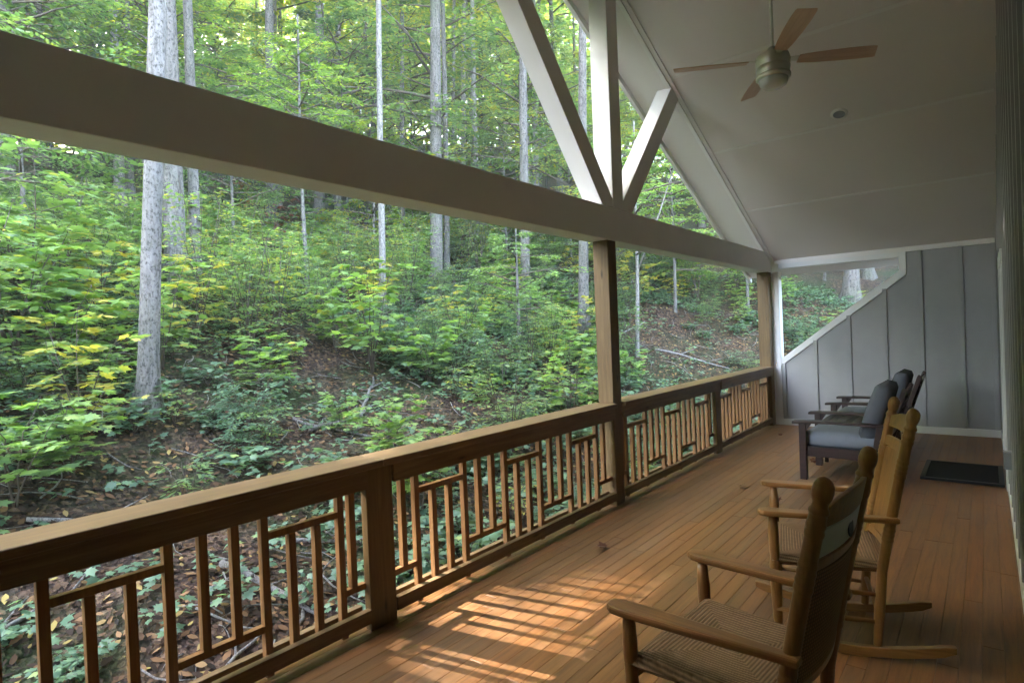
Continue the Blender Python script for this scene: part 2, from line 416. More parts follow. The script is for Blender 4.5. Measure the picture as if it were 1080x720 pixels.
# ------------------------------------------------------------------ ceiling / roof
c = MB(); xo = -3.10; xi = XW + .3
for s_ in (1, -1):
    y_e = YF + .45 if s_ > 0 else YN - .6
    zr, ze = cz(RY), cz(y_e)
    poly = [(RY, zr), (y_e, ze), (y_e, ze+.28), (RY, zr+.28)]
    c.prism(poly, 'x', xo, xi)
tag(c.build('ceiling', M['ceil']), 'white painted sloping porch ceiling', 'ceiling', kind='structure')
c = MB()
for s_ in (1, -1):
    y_e = YF + .5 if s_ > 0 else YN - .65
    zr, ze = cz(RY)+.283, cz(y_e) + .283
    c.prism([(RY, zr), (y_e, ze), (y_e, ze+.03), (RY, zr+.03)], 'x', xo-.03, xi)
tag(c.build('roof', M['shingle']), 'dark shingled porch roof', 'roof', kind='structure')
c = MB()
def ramp_strip(x0, x1, ya, yb, t, off=0.0):
    """flat strip under the slope between two y values"""
    for m_ in (0, 1):
        A, B = (ya, yb) if m_ == 0 else (max(2*RY-yb, YN-.59), 2*RY-ya)
        c.prism([(A, cz(A)-off), (B, cz(B)-off), (B, cz(B)-off-t), (A, cz(A)-off-t)], 'x', x0, x1)
for yy in (6.165, 7.385, 8.615): ramp_strip(-2.60, XW-.03, yy-.018, yy+.018, .0045, .0)
ramp_strip(-2.70, -2.655, RY+.02, 9.93, .035)
ramp_strip(-2.655, -2.61, RY+.02, 9.93, .016)
ramp_strip(-3.14, -3.101, RY+.01, YF+.46, .09, -.02)
c.box((-2.60, YF-.03, 2.545), (XW-.03, YF-.001, 2.612)); c.box((XW-.03, YN, 2.54), (XW-.002, YN+.01, 2.6))
tag(c.build('ceiling_trim', M['white']), 'thin white battens and mouldings on the porch ceiling', 'trim', kind='structure')

# ------------------------------------------------------------------ end walls (board and batten, raking opening)
def end_wall(y, s_, label, opening=True):
    """face at y, body going s_ away"""
    root = thing('end_wall', label, 'wall', (-1.2, y, 0))
    def Bx(q, x0, x1, z0, z1, a, b): q.box((x0+1.2, min(a*s_, b*s_), z0), (x1+1.2, max(a*s_, b*s_), z1))
    xl, xr = -2.545, -.945; zt, zr, zl = 2.475, 2.29, 1.045
    q = MB()
    def P(poly, a, b): q.prism([(p[0]+1.2, p[1]) for p in poly], 'y', min(a*s_, b*s_), max(a*s_, b*s_))
    tp = 2.66
    if not opening:
        P([(-2.60, 0), (XW, 0), (XW, cz(YN)+.03), (-2.60, cz(YN)+.03)], .0, .12); q.build('siding', M['grey'], root)
        q = MB(); Bx(q, -2.60, XW-.022, 0.001, .095, -.02, -.001); q.build('baseboard', M['trim'], root, .003)
        q = MB(); Bx(q, -2.655, -2.601, 0.0, 2.43, -.0275, .145); q.build('corner_board', M['trim'], root, .003)
        return root
    P([(-2.60, 0), (XW, 0), (XW, tp), (xr, tp), (xr, zr), (xl, zl), (-2.60, zl)], .0, .12)
    P([(xl, zt+.06), (xr-.001, zt+.06), (xr-.001, tp), (xl, tp)], .0, .12)
    q.build('siding', M['grey'], root)
    q = MB()
    for bx in (-2.51, -2.05, -1.59, -1.13, -.70, -.25, .09):
        if bx < xr: zt_ = zl + (bx-xl)/(xr-xl)*(zr-zl) - .10
        else: zt_ = 2.55
        Bx(q, bx-.025, bx+.025, .10, zt_, -.03, -.001)
        if bx < xr and bx > xl: Bx(q, bx-.022, bx+.022, zt+.092, 2.56, -.016, -.001)
    q.build('batten', M['grey'], root, .002)
    q = MB(); Bx(q, -2.60, XW-.022, 0.001, .099, -.034, -.001); q.build('baseboard', M['trim'], root, .003)
    # casing round the raking opening, lining the whole thickness
    q = MB(); w = .085
    nrm = Vector((-(zr-zl), xr-xl)).normalized()
    dx, dz = nrm.x*-w, nrm.y*-w
    ztr = zr - w*math.hypot(1, (zr-zl)/(xr-xl))
    zbl = zl - w*math.hypot(1, (zr-zl)/(xr-xl))
    sl = (zr-zl)/(xr-xl)
    P([(xl, zl), (xr, zr), (xr+w, zr+.0), (xr+w, zr-w*.75), (xl, zbl)], -.026, .14)
    P([(xl, zt), (xr, zt), (xr, zt+w), (xl, zt+w)], -.026, .14)
    P([(xr, zr+.002), (xr+w, zr+.002), (xr+w, zt+w), (xr, zt+w)], -.0265, .1405)
    q.build('opening_casing', M['trim'], root, .003)
    q = MB(); Bx(q, -2.655, xl-.001, 0.0, 2.43, -.0275, .145); Bx(q, -2.66, -2.6, 2.737, 2.76, .0, .1)
    q.build('corner_board', M['trim'], root, .003)
    return root
end_wall(YF, 1, 'grey board and batten wall at the far end with a raking open window')
end_wall(YN, -1, 'unseen grey wall behind the camera, closed solid to darken the porch', False)  # unseen end made solid to keep light out of the porch

# ------------------------------------------------------------------ house wall
hw = thing('house_wall', 'grey board and batten house wall along the right side of the porch', 'wall', (XW, RY, 0))
def H(p): return (p[0]-XW, p[1]-RY, p[2])
D0, D1, DZ = 7.02, 7.93, 2.08     # door opening
q = MB()
def gable(y0, y1, z0, z1f):
    ys_ = sorted({y0, y1} | ({RY} if y0 < RY < y1 else set()))
    poly = [(y0-RY, z0), (y1-RY, z0)] + [(yy-RY, z1f(yy)) for yy in reversed(ys_)]
    q.prism(poly, 'x', 0, .15)
gable(YN-.3, D0, -.3, lambda y: cz(y)); gable(D1, YF+.3, -.3, lambda y: cz(y)); gable(D0, D1, DZ, lambda y: cz(y))
q.build('siding', M['grey'], hw)
q = MB()
for yy in np.arange(YN+.2, YF-.1, .41):
    if D0-.14 < yy < D1+.14: z0 = DZ+.13
    else: z0 = .115
    q.box(H((XW-.02, yy-.022, z0)), H((XW-.001, yy+.022, cz(yy)-.02)))
q.build('batten', M['grey'], hw, .002)
q = MB(); q.box(H((XW-.021, YN+.01, .001)), H((XW-.001, D0-.1, .11))); q.box(H((XW-.021, D1+.1, .001)), H((XW-.001, YF-.025, .11)))
q.build('baseboard', M['trim'], hw, .003)
q = MB()
q.box(H((XW-.03, D0-.1, .001)), H((XW-.0015, D0-.0, DZ))); q.box(H((XW-.03, D1, .001)), H((XW-.0015, D1+.1, DZ)))
q.box(H((XW-.034, D0-.12, DZ+.001)), H((XW-.0015, D1+.12, DZ+.12)))
q.build('door_casing', M['trim'], hw, .003)
dr = MB(); dr.box(H((XW+.05, D0, .012)), H((XW+.09, D1, DZ)))
dr = dr.build('door', M['door'], hw, .003)
q = MB(); q.box(H((XW+.043, D0+.12, .95)), H((XW+.049, D1-.12, DZ-.14))); q.build('pane', M['pane'], dr)
q = MB()
for a, b in (((D0+.09, .92), (D1-.09, .95)), ((D0+.09, DZ-.14), (D1-.09, DZ-.11)), ((D0+.09, .951), (D0+.12, DZ-.141)), ((D1-.12, .951), (D1-.09, DZ-.141))):
    q.box(H((XW+.036, a[0], a[1])), H((XW+.0495, b[0], b[1])))
q.build('pane_frame', M['trim'], dr, .002)
q = MB(); q.tube([H((XW+.049, D0+.06, 1.0)), H((XW+.0, D0+.06, 1.0))], .012, 10); q.tube([H((XW+.004, D0+.05, 1.0)), H((XW+.004, D0+.17, 1.0))], .011, 10)
q.build('handle', M['metal'], dr)
q = MB(); q.box((-.055, -.045, -.065), (.0, .045, .065)); q.box((-.062, -.05, -.07), (-.0555, .05, .07))
o = q.build('outlet_cover', M['plastic'], None, .004, (XW-.001, 5.80, .5)); tag(o, 'small grey weatherproof outlet cover low on the house wall', 'outlet')
# doormat
q = MB(); q.box((-.55, 7.06, .002), (.10, 7.95, .022)); o = q.build('doormat', M['mat'], None, .006)
q = MB()
for a_, b_ in (((-.55, 7.06), (.10, 7.10)), ((-.55, 7.91), (.10, 7.95)), ((-.55, 7.101), (-.51, 7.909)), ((.06, 7.101), (.10, 7.909))): q.box((*a_, .0225), (*b_, .028))
q.build('border', M['black'], o, .002)
tag(o, 'black rectangular doormat on the floor in front of the house door', 'doormat')

# ------------------------------------------------------------------ ceiling fan
FX, FY = -1.257, 4.95
fan = thing('ceiling_fan', 'four blade ceiling fan with wooden blades and glass light on a long rod', 'ceiling fan', (FX, FY, 3.5))
ztop = cz(FY)-3.5
q = MB(); q.tube([(0, 0, .26), (0, 0, ztop-.03)], .012, 14); q.build('rod', M['metal'], fan)
q = MB(); q.lathe([(.0, ztop-.09), (.03, ztop-.085), (.065, ztop-.05), (.07, ztop+.02), (0, ztop+.02)]); q.build('canopy', M['metal'], fan)
q = MB(); q.lathe([(0, .275), (.03, .27), (.045, .245), (.085, .225), (.118, .205), (.127, .17), (.127, .135), (.118, .125), (.118, .115), (.127, .11), (.122, .07), (.11, .06), (.11, .045), (0, .045)], n=36)
q.build('motor_housing', M['metal'], fan)
q = MB(); q.lathe([(.112, .06), (.128, .05), (.128, .03), (.118, .022), (.10, .02), (0, .02)], n=36)
q.build('light_ring', M['metal'], fan)
q = MB(); q.lathe([(.108, .022), (.106, .0), (.096, -.025), (.07, -.042), (.035, -.05), (0, -.052)], n=36); q.build('light_bowl', M['frost'], fan)
for k_ in range(4):
    a = R(31 + 90*k_)
    out = []
    prof = [(.19, .045), (.30, .058), (.48, .068), (.64, .070), (.75, .066), (.77, .060)]
    up_ = [(x_, w_) for x_, w_ in prof]; dn_ = [(x_*(1 if x_ < .7 else .965), -w_) for x_, w_ in reversed(prof)]
    poly = up_ + dn_
    q = MB(); q.prism(poly, 'z', -.004, .004)
    b = q.build('blade', M['blade'], fan, .002)
    b.rotation_euler = (R(-12), 0, a); b.location = (0, 0, .165)
    q = MB(); q.prism([(.10, -.022), (.20, -.03), (.27, -.028), (.27, .028), (.20, .03), (.10, .022)], 'z', .0045, .010)
    b2 = q.build('blade_bracket', M['metal'], b, .001)
# recessed ceiling light
q = MB(); ty = 7.228; tx = -1.182; tl = Matrix.Rotation(math.atan(-SL), 3, 'X')
q.lathe([(.058, -.012), (.078, -.010), (.084, -.004), (.084, .002)], (0, 0, 0), 32, 0, tl)
rl = q.build('recessed_light', M['white'], None, 0, (tx, ty, cz(ty)-.001))
tag(rl, 'round unlit recessed light in the sloping ceiling beyond the fan', 'recessed light')
q = MB(); q.lathe([(.058, -.012), (.05, -.004), (0, -.003)], (0, 0, 0), 32, 0, tl); q.build('baffle', M['plastic'], rl)

# ------------------------------------------------------------------ rocking chairs (local: +x forward, +y left)
def zr(s_): return (s_-.02)**2/2.8          # underside of the rockers
def rocking_chair(name, label, loc, rz, woven):
    t = thing(name, label, 'rocking chair', loc, rz, 'wooden rocking chairs')
    SZ = .49 if woven else .43
    OK_, OZ_ = (M['oak'], M['oak_z']) if woven else (M['honey'], M['honey_z'])
    HW = .245
    bp0, bp1 = Vector((-.115, 0, .07)), Vector((-.345, 0, 1.10))
    def back(z):           # post line: straight to the seat, then raked
        if z < .42: u = (z-.07)/.35; return -.115 - .025*u
        u = min(z-.42, .74)/.70; return -.14 - .135*u + .018*u*(1-u)
    for s_ in (-1, 1):
        pts = [(x_, s_*.24, zr(x_)+.024) for x_ in np.linspace(-.42, .44, 20)]
        q = MB()
        n = len(pts); vs = []; fs = []
        for i, p in enumerate(pts):
            e = .6 if i in (0, n-1) else 1
            for dy, dz in ((-.016, -.024*e), (.016, -.024*e), (.016, .022*e), (-.016, .022*e)): vs.append((p[0], p[1]+dy, p[2]+dz))
        for i in range(n-1):
            for j in range(4): fs.append((i*4+j, i*4+(j+1) % 4, (i+1)*4+(j+1) % 4, (i+1)*4+j))
        fs += [(3, 2, 1, 0), tuple((n-1)*4+j for j in range(4))]
        q.add(vs, fs, 0); q.build('rocker', OK_, t, .004)
        # rear post, turned with rings and a finial
        zs = np.concatenate([np.linspace(.055, 1.085, 170)])
        pts, rad = [], []
        for z in zs:
            r_ = .0225
            r_ = .0235 if z > .5 else .0225
            if .56 < z < .63: r_ = .0235 + .0030*abs(math.sin((z-.56)*math.pi/.0233))
            if .86 < z < .95: r_ = .0235 + .0030*abs(math.sin((z-.86)*math.pi/.0225))
            if 1.02 < z < 1.065: r_ = .0235 + .0028*abs(math.sin((z-1.02)*math.pi/.0225))
            if z < .2: r_ = .018 + .0045*(z-.05)/.15
            pts.append((back(z), s_*HW*(.93+.07*min(1, z/.45)), z)); rad.append(r_)
        for dz, r_ in ((.002, .0255), (.008, .0275), (.014, .0255), (.020, .0215), (.028, .0205), (.034, .0215), (.040, .0245), (.050, .0272), (.064, .0282), (.076, .0272), (.085, .0245), (.092, .0205), (.098, .015), (.102, .009), (.104, .001)):
            z = 1.085 + dz; pts.append((back(z), s_*HW, z)); rad.append(r_)
        q = MB(); q.tube(pts, rad, 16); q.build('rear_post', OZ_, t)
        # front leg, rocker to arm
        fy = s_*.27
        q = MB()
        zz = [.07, .12, .20, .30, .40, .44, .48, .56, .655]; rr = [.016, .021, .025, .027, .026, .022, .024, .026, .019]
        q.tube([(.315+.02*(z-.07), s_*(.24+.035*min(1, (z-.07)/.3)), z) for z in zz], rr, 14); q.build('front_leg', OZ_, t)
        # arm: flat paddle, broad and round in front
        oi = []
        top = [(-.215, .022), (-.10, .026), (.08, .036), (.24, .042), (.33, .045), (.365, .040), (.388, .024), (.395, 0)]
        def ctr(x_): return s_*(.262 + (.292-.262)*(x_+.215)/.61)
        poly = [(x_, ctr(x_)+w_) for x_, w_ in top] + [(x_, ctr(x_)-w_) for x_, w_ in reversed(top[:-1])]
        q = MB(); q.prism(poly, 'z', .655, .682); q.build('arm', OK_, t, .009)
        # side stretchers
        q = MB()
        for z in (.17, .30): q.tube([(back(z), s_*HW*.96, z), (.10, s_*.262, z+.005), (.32, s_*.27, z+.01)], [.010, .014, .010], 10)
        q.build('side_stretcher', OK_, t)
    for z in (.15, .27, SZ-.055):
        q = MB(); q.tube([(.32, -.262, z), (.32, 0, z), (.32, .262, z)], [.010, .014, .010], 10); q.build('cross_stretcher', OK_, t)
    q = MB(); q.tube([(back(.2), -.23, .2), (back(.2), .23, .2)], .011, 10); q.build('cross_stretcher', OK_, t)
    # woven seat: a grid sagging slightly in the middle, rolled over its rails
    q = MB(); nu, nv = 20, 20; vs = []; fs = []
    for side in (1, -1):
        for i in range(nu+1):
            for j in range(nv+1):
                u, v_ = i/nu*2-1, j/nv*2-1
                hw_ = .245 + (.300-.245)*(u+1)/2
                e = max(abs(u), abs(v_))
                th = .026*math.sqrt(max(0, 1 - max(0, (e-.86)/.14)**2))
                vs.append((.085 + u*.25, v_*hw_, SZ + side*th - .018*(1-u*u)*(1-v_*v_)))
    m_ = (nu+1)*(nv+1)
    for i in range(nu):
        for j in range(nv):
            a = i*(nv+1)+j; fs.append((a, a+nv+1, a+nv+2, a+1)); a += m_; fs.append((a, a+1, a+nv+2, a+nv+1))
    q.add(vs, fs, 0, True); q.build('seat', M['rush'], t)
    # back
    def slat(name, z0, z1, m_, arch=0.0, th=.016, bow=.030, w=None, low=0.0, bev=.003):
        w = w or HW-.012; q = MB(); n = 14; vs = []; fs = []
        for i in range(n+1):
            v_ = i/n*2-1; b_ = -bow*(1-v_*v_); at_ = arch*(1-abs(v_)**2.4); lo = low*(1-v_*v_)
            for z in (z0+lo, z1+at_):
                for dx in (-th/2, th/2): vs.append((back(min(z, 1.12))+b_+dx, v_*w, z))
        for i in range(n):
            a = i*4; b2 = a+4
            fs += [(a, b2, b2+1, a+1), (a+2, a+3, b2+3, b2+2), (a, a+2, b2+2, b2), (a+1, b2+1, b2+3, a+3)]
        fs += [(0, 1, 3, 2), (n*4, n*4+2, n*4+3, n*4+1)]
        q.add(vs, fs); return q.build(name, m_, t, bev)
    slat('crest_rail', 1.035, 1.085, OK_, .035)
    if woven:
        p_ = slat('headrest_panel', .945, 1.030, M['sheen_panel'], .0, .012, .030)
        # dark oval for the slat's hole, on the rear of the panel with painted-in sheen
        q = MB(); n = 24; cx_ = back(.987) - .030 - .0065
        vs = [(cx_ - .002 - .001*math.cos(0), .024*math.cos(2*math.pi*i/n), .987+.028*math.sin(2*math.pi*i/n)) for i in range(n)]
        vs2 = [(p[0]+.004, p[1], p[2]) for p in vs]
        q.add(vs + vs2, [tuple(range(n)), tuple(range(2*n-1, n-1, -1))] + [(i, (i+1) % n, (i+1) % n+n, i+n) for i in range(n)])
        e_ = q.build('dark_oval', M['dark_oval'], p_)
        slat('back_rail', .910, .942, OK_, .0, .020)
        slat('woven_back', .565, .908, M['weave'], .0, .014, .034, HW-.02)
        slat('lower_rail', .53, .563, OK_, .0, .020)
    else:
        slat('back_rail', .935, .985, OK_, .0, .018)
        slat('back_panel', .50, .933, OZ_, .0, .012, .030, HW-.055)
        slat('lower_rail', .462, .498, OK_, .0, .018)
    return t
rocking_chair('rocking_chair', 'brown rocking chair with woven rush seat in the near right corner', (-.612, 2.0, 0), R(175.5), True)
rocking_chair('rocking_chair', 'honey wood rocking chair with panel back between the woven rocker and the dark chairs', (-.606, 3.415, 0), R(194.5), False)

# ------------------------------------------------------------------ dark cushioned armchairs (local +x forward)
def cushion_mb(sx, sy, sz, puff=.022, nu=14, nv=14):
    q = MB(); vs = []; fs = []
    def shp(u): return math.copysign(1 - (1-abs(u))**1.0, u)
    for side in (1, -1):
        for i in range(nu+1):
            for j in range(nv+1):
                u, v_ = i/nu*2-1, j/nv*2-1
                e = max(abs(u), abs(v_)); edge = math.sqrt(max(0, 1-max(0, (e-.80)/.20)**2))
                vs.append((u*sx/2, v_*sy/2, side*(sz/2*.55 + sz/2*.45*edge + puff*(1-u*u)*(1-v_*v_)) if e < .999 else side*sz/2*.55))
    m_ = (nu+1)*(nv+1)
    for i in range(nu):
        for j in range(nv):
            a = i*(nv+1)+j; fs.append((a, a+nv+1, a+nv+2, a+1)); a += m_; fs.append((a, a+1, a+nv+2, a+nv+1))
    # side walls
    ring = [i*(nv+1) for i in range(nu+1)] + [nu*(nv+1)+j for j in range(1, nv+1)] + [i*(nv+1)+nv for i in range(nu-1, -1, -1)] + [j for j in range(nv-1, 0, -1)]
    for a, b in zip(ring, ring[1:]+ring[:1]): fs.append((a, b, b+m_, a+m_))
    q.add(vs, fs, 0, True); return q
def armchair(label, loc, rz):
    t = thing('armchair', label, 'armchair', loc, rz, 'dark wooden armchairs with grey cushions')
    for s_ in (-1, 1):
        q = MB(); q.box((.335, s_*.36-.032, 0), (.40, s_*.36+.032, .575)); q.build('front_leg', M['dark'], t, .004)
        q = MB(); q.prism([(-.34, 0), (-.28, 0), (-.25, .36), (-.285, .575), (-.345, .575), (-.31, .36)], 'y', s_*.36-.022, s_*.36+.022); q.build('rear_leg', M['dark'], t, .004)
        n = 12; ups = [(x_, .592 + .030*math.sin((x_+.40)/.86*math.pi*.9)*.6) for x_ in np.linspace(-.40, .46, n)]
        q = MB(); q.prism([(x_, z) for x_, z in ups] + [(x_, z-.026) for x_, z in reversed(ups)], 'y', s_*.36-.055, s_*.36+.055); q.build('arm', M['dark'], t, .006)
        q = MB(); q.box((.31, s_*.36-.045, .535), (.425, s_*.36+.045, .566)) if False else q.prism([(.28, .585), (.335, .50), (.335, .585)], 'y', s_*.36-.02, s_*.36+.02); q.build('corbel', M['dark'], t, .002)
        q = MB(); q.box((-.28, s_*.335-.012, .235), (.334, s_*.335+.012, .335)); q.build('side_rail', M['dark'], t, .003)
    q = MB(); q.box((.345, -.327, .235), (.372, .327, .335)); q.build('front_apron', M['dark'], t, .003)
    q = MB(); q.box((-.30, -.32, .30), (.34, .32, .322)); q.build('seat_deck', M['dark'], t, .002)
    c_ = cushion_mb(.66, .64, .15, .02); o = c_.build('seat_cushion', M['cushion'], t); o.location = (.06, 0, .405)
    th = R(72)
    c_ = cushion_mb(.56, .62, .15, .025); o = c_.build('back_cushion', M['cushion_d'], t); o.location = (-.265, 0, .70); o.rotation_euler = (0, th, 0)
    ax = Vector((-math.cos(th), math.sin(th)))
    b0 = Vector((-.30, .34))
    for s_ in (-1, 1):
        e = b0 + ax*.62; nn = Vector((.045, .012))
        q = MB(); q.prism([(b0.x, b0.y), (e.x, e.y), (e.x-.015, e.y+.025), (e.x-.045, e.y), (b0.x-.05, b0.y)], 'y', s_*.318-.022, s_*.318+.022); q.build('back_post', M['dark'], t, .004)
    for k_ in (.16, .30, .44, .575):
        p = b0 + ax*k_ + Vector((-.022, 0))
        q = MB(); q.prism([(p.x-.01, p.y-.03), (p.x+.008, p.y-.03), (p.x-.008, p.y+.035), (p.x-.026, p.y+.035)], 'y', -.296, .296); q.build('back_slat', M['dark'], t, .003)
    return t
armchair('dark wooden armchair with grey cushions nearer the camera, before the side table', (-1.125, 6.90, 0), R(180))
armchair('dark wooden armchair with grey cushions farther away, beside the end wall', (-1.125, 8.50, 0), R(180))
# side table
t = thing('side_table', 'low dark slatted side table between the two dark armchairs', 'table', (-1.22, 7.70, 0))
q = MB()
for k_ in range(7): q.box((-.275+k_*.0795, -.27, .462), (-.275+k_*.0795+.072, .27, .482))
q.build('tabletop', M['dark'], t, .003)
q = MB()
for a, b in (((-.25, -.25, .39), (.25, -.228, .461)), ((-.25, .228, .39), (.25, .25, .461)), ((-.25, -.227, .39), (-.228, .227, .461)), ((.228, -.227, .39), (.25, .227, .461))): q.box(a, b)
q.build('apron', M['dark'], t, .002)
for sx in (-1, 1):
    for sy in (-1, 1):
        q = MB(); q.box((sx*.24-.02, sy*.235-.02, 0), (sx*.24+.02, sy*.235+.02, .389)); q.build('leg', M['dark'], t, .003)

# ------------------------------------------------------------------ leaves
def T_palm():
    hf = [(.20, -.13), (.24, .06), (.50, .06), (.36, .25), (.52, .58), (.25, .55), (.17, .72)]
    out = [(0, -.02)] + hf + [(0, 1.0)] + [(-x_, y_) for x_, y_ in reversed(hf)]
    v = [(x_, y_, -.16*abs(x_) - .14*max(0, y_-.5)) for x_, y_ in out] + [(0, .30, .03)]
    n = len(out); return np.array(v), [(i, (i+1) % n, n) for i in range(n)]
def T_oval():
    return np.array([(0,0,0), (.20,.28,-.05), (.19,.62,-.07), (0,1,-.12), (-.19,.62,-.07), (-.20,.28,-.05)]), [(0,1,2,3), (0,3,4,5)]
def T_dia():
    return np.array([(0,0,0), (.33,.45,-.04), (0,1,-.1), (-.33,.45,-.04)]), [(0,1,2,3)]
TPL = {'palm': T_palm(), 'oval': T_oval(), 'dia': T_dia()}
class Leaves:
    def __init__(s): s.p = []; s.d = []; s.n = []; s.s = []; s.t = []
    def add(s, p, d_, n, size, tone): s.p.append(p); s.d.append(d_); s.n.append(n); s.s.append(size); s.t.append(tone)
    def mesh(s, name, kind, mleaf, wood=None, mwood=None):
        V, F = TPL[kind]; k = len(V); P = np.array(s.p); D = np.array(s.d); Nn = np.array(s.n); sz = np.array(s.s)
        D /= np.linalg.norm(D, axis=1)[:, None] + 1e-9
        Xa = np.cross(D, Nn); Xa /= np.linalg.norm(Xa, axis=1)[:, None] + 1e-9; Za = np.cross(Xa, D)
        W = P[:, None] + sz[:, None, None]*(V[None, :, 0, None]*Xa[:, None] + V[None, :, 1, None]*D[:, None] + V[None, :, 2, None]*Za[:, None])
        n = len(P); verts = W.reshape(-1, 3)
        loops = []; starts = []; tot = []
        fa = [np.array(f) for f in F]; off = 0
        base = np.arange(n)*k
        same = len({len(f) for f in F}) == 1
        FA = np.array(F); idx = (base[:, None, None] + FA[None]).reshape(-1)
        per = FA.shape[1]; nf = n*len(F)
        wv = wf = 0
        if wood and wood.v:
            wv = len(wood.v); allv = np.concatenate([verts, np.array(wood.v)])
            widx = np.concatenate([np.array(f) for f in wood.f]) + len(verts); wl = np.array([len(f) for f in wood.f]); wf = len(wl)
        else: allv = verts; widx = np.zeros(0, int); wl = np.zeros(0, int)
        me = bpy.data.meshes.new(name)
        me.vertices.add(len(allv)); me.vertices.foreach_set('co', allv.astype(np.float32).ravel())
        L = np.concatenate([idx, widx]).astype(np.int32); me.loops.add(len(L)); me.loops.foreach_set('vertex_index', L)
        lt = np.concatenate([np.full(nf, per), wl]).astype(np.int32); ls = np.concatenate([[0], np.cumsum(lt)[:-1]]).astype(np.int32)
        me.polygons.add(len(lt)); me.polygons.foreach_set('loop_start', ls); me.polygons.foreach_set('loop_total', lt)
        me.materials.append(mleaf)
        if wf: me.materials.append(mwood or M['twig'])
        me.polygons.foreach_set('material_index', np.concatenate([np.zeros(nf), np.ones(wf)]).astype(np.int32))
        me.update(calc_edges=True); me.validate()
        a = me.attributes.new('lv', 'FLOAT', 'FACE')
        a.data.foreach_set('value', np.concatenate([np.repeat(np.array(s.t), len(F)), np.zeros(wf)]).astype(np.float32))
        return me
def tone(base=0.0): return min(1, max(0, random.betavariate(1.8, 2.2) + base + (.5 if random.random() < .05 else 0)))
def spray(lv_, wd, p, az, el, L, n, size, base, droop=.15, rwood=.003):
    """a twig with leaves set alternately on both sides, lying roughly level"""
    d0 = Vector((math.cos(az)*math.cos(el), math.sin(az)*math.cos(el), math.sin(el)))
    side = Vector((-math.sin(az), math.cos(az), 0)); pts = []
    for i in range(4):
        u = i/3; pts.append(p + d0*L*u + Vector((0, 0, -droop*L*u*u)))
    if wd is not None: wd.tube(pts, [rwood, rwood*.8, rwood*.6, rwood*.3], 3)
    for i in range(n):
        u = .15 + .85*(i+random.random())/n
        q = p + d0*L*u + Vector((0, 0, -droop*L*u*u)); sg = 1 if i % 2 else -1
        a = random.uniform(.5, 1.3) if u < .93 else random.uniform(0, .5)
        dd = d0*math.cos(a) + side*sg*math.sin(a) + Vector((0, 0, random.uniform(-.45, .1)))
        nn = Vector((random.gauss(0, .32), random.gauss(0, .32), 1))
        q = q + dd*size*random.uniform(.1, .5)
        lv_.add(q, dd, nn, size*random.uniform(.65, 1.2), tone(base))
def shrub_mesh(name, H_, Rr, stems, per, leaves, size, kind, mleaf, seed, base=0.0, low=.25):
    random.seed(seed); lv_ = Leaves(); wd = MB()
    for s_ in range(stems):
        az = 2*math.pi*(s_ + random.random()*.7)/stems; h = H_*random.uniform(.65, 1.0); rr = Rr*random.uniform(.15, .55)
        pts = []
        for i in range(7):
            u = i/6; pts.append(Vector((math.cos(az)*rr*u**1.4 + random.gauss(0, .02), math.sin(az)*rr*u**1.4 + random.gauss(0, .02), h*u)))
        wd.tube(pts, [.012*(1-u*.8)*(H_/1.5)**.5 for u in np.linspace(0, 1, 7)], 5)
        for b in range(per):
            u = low + (1-low)*(b+random.random())/per; i = min(5, int(u*6)); p = pts[i].lerp(pts[i+1], u*6-i)
            az2 = random.uniform(0, 2*math.pi) if random.random() < .4 else az + random.gauss(0, .9)
            spray(lv_, wd, p, az2, random.uniform(-.1, .45), Rr*random.uniform(.3, .7)*(1.15-u*.55), leaves, size, base)
    return lv_.mesh(name, kind, mleaf, wd)
def crown_mesh(name, Rr, Hc, nb, sp, leaves, size, kind, mleaf, seed, base=0.0, layered=.15, mbark=None, shape='oval'):
    """limbs from the axis (z 0..Hc) with level sprays of leaves; gaps stay between the layers"""
    random.seed(seed); lv_ = Leaves(); wd = MB()
    for b in range(nb):
        u = (b+random.random())/nb; z = Hc*u
        prof = math.sin(math.pi*(.18+.80*u))**.7 if shape == 'oval' else (1-.75*u)
        L = Rr*prof*random.uniform(.6, 1.1); az = b*2.4 + random.gauss(0, .5); el = random.uniform(.05, .5)*(1 if shape == 'oval' else .5)
        d0 = Vector((math.cos(az)*math.cos(el), math.sin(az)*math.cos(el), math.sin(el)))
        pts = [Vector((0, 0, z)) + d0*L*t_ + Vector((random.gauss(0, .05)*L*t_, random.gauss(0, .05)*L*t_, -.10*L*t_*t_)) for t_ in (0, .25, .5, .75, 1)]
        r0 = .012*L+.006; wd.tube(pts, [r0, r0*.8, r0*.6, r0*.4, r0*.15], 5)
        tb = random.gauss(0, .10)
        for k_ in range(sp):
            t_ = .25 + .75*(k_+random.random())/sp; i = min(3, int(t_*4)); p = pts[i].lerp(pts[i+1], t_*4-i)
            spray(lv_, wd, p, az + random.choice((-1, 1))*random.uniform(.2, 1.2), random.uniform(-.05, layered*2), L*random.uniform(.18, .36)+.15, leaves, size, base+tb, .2, .004)
    return lv_.mesh(name, kind, mleaf, wd, mbark)

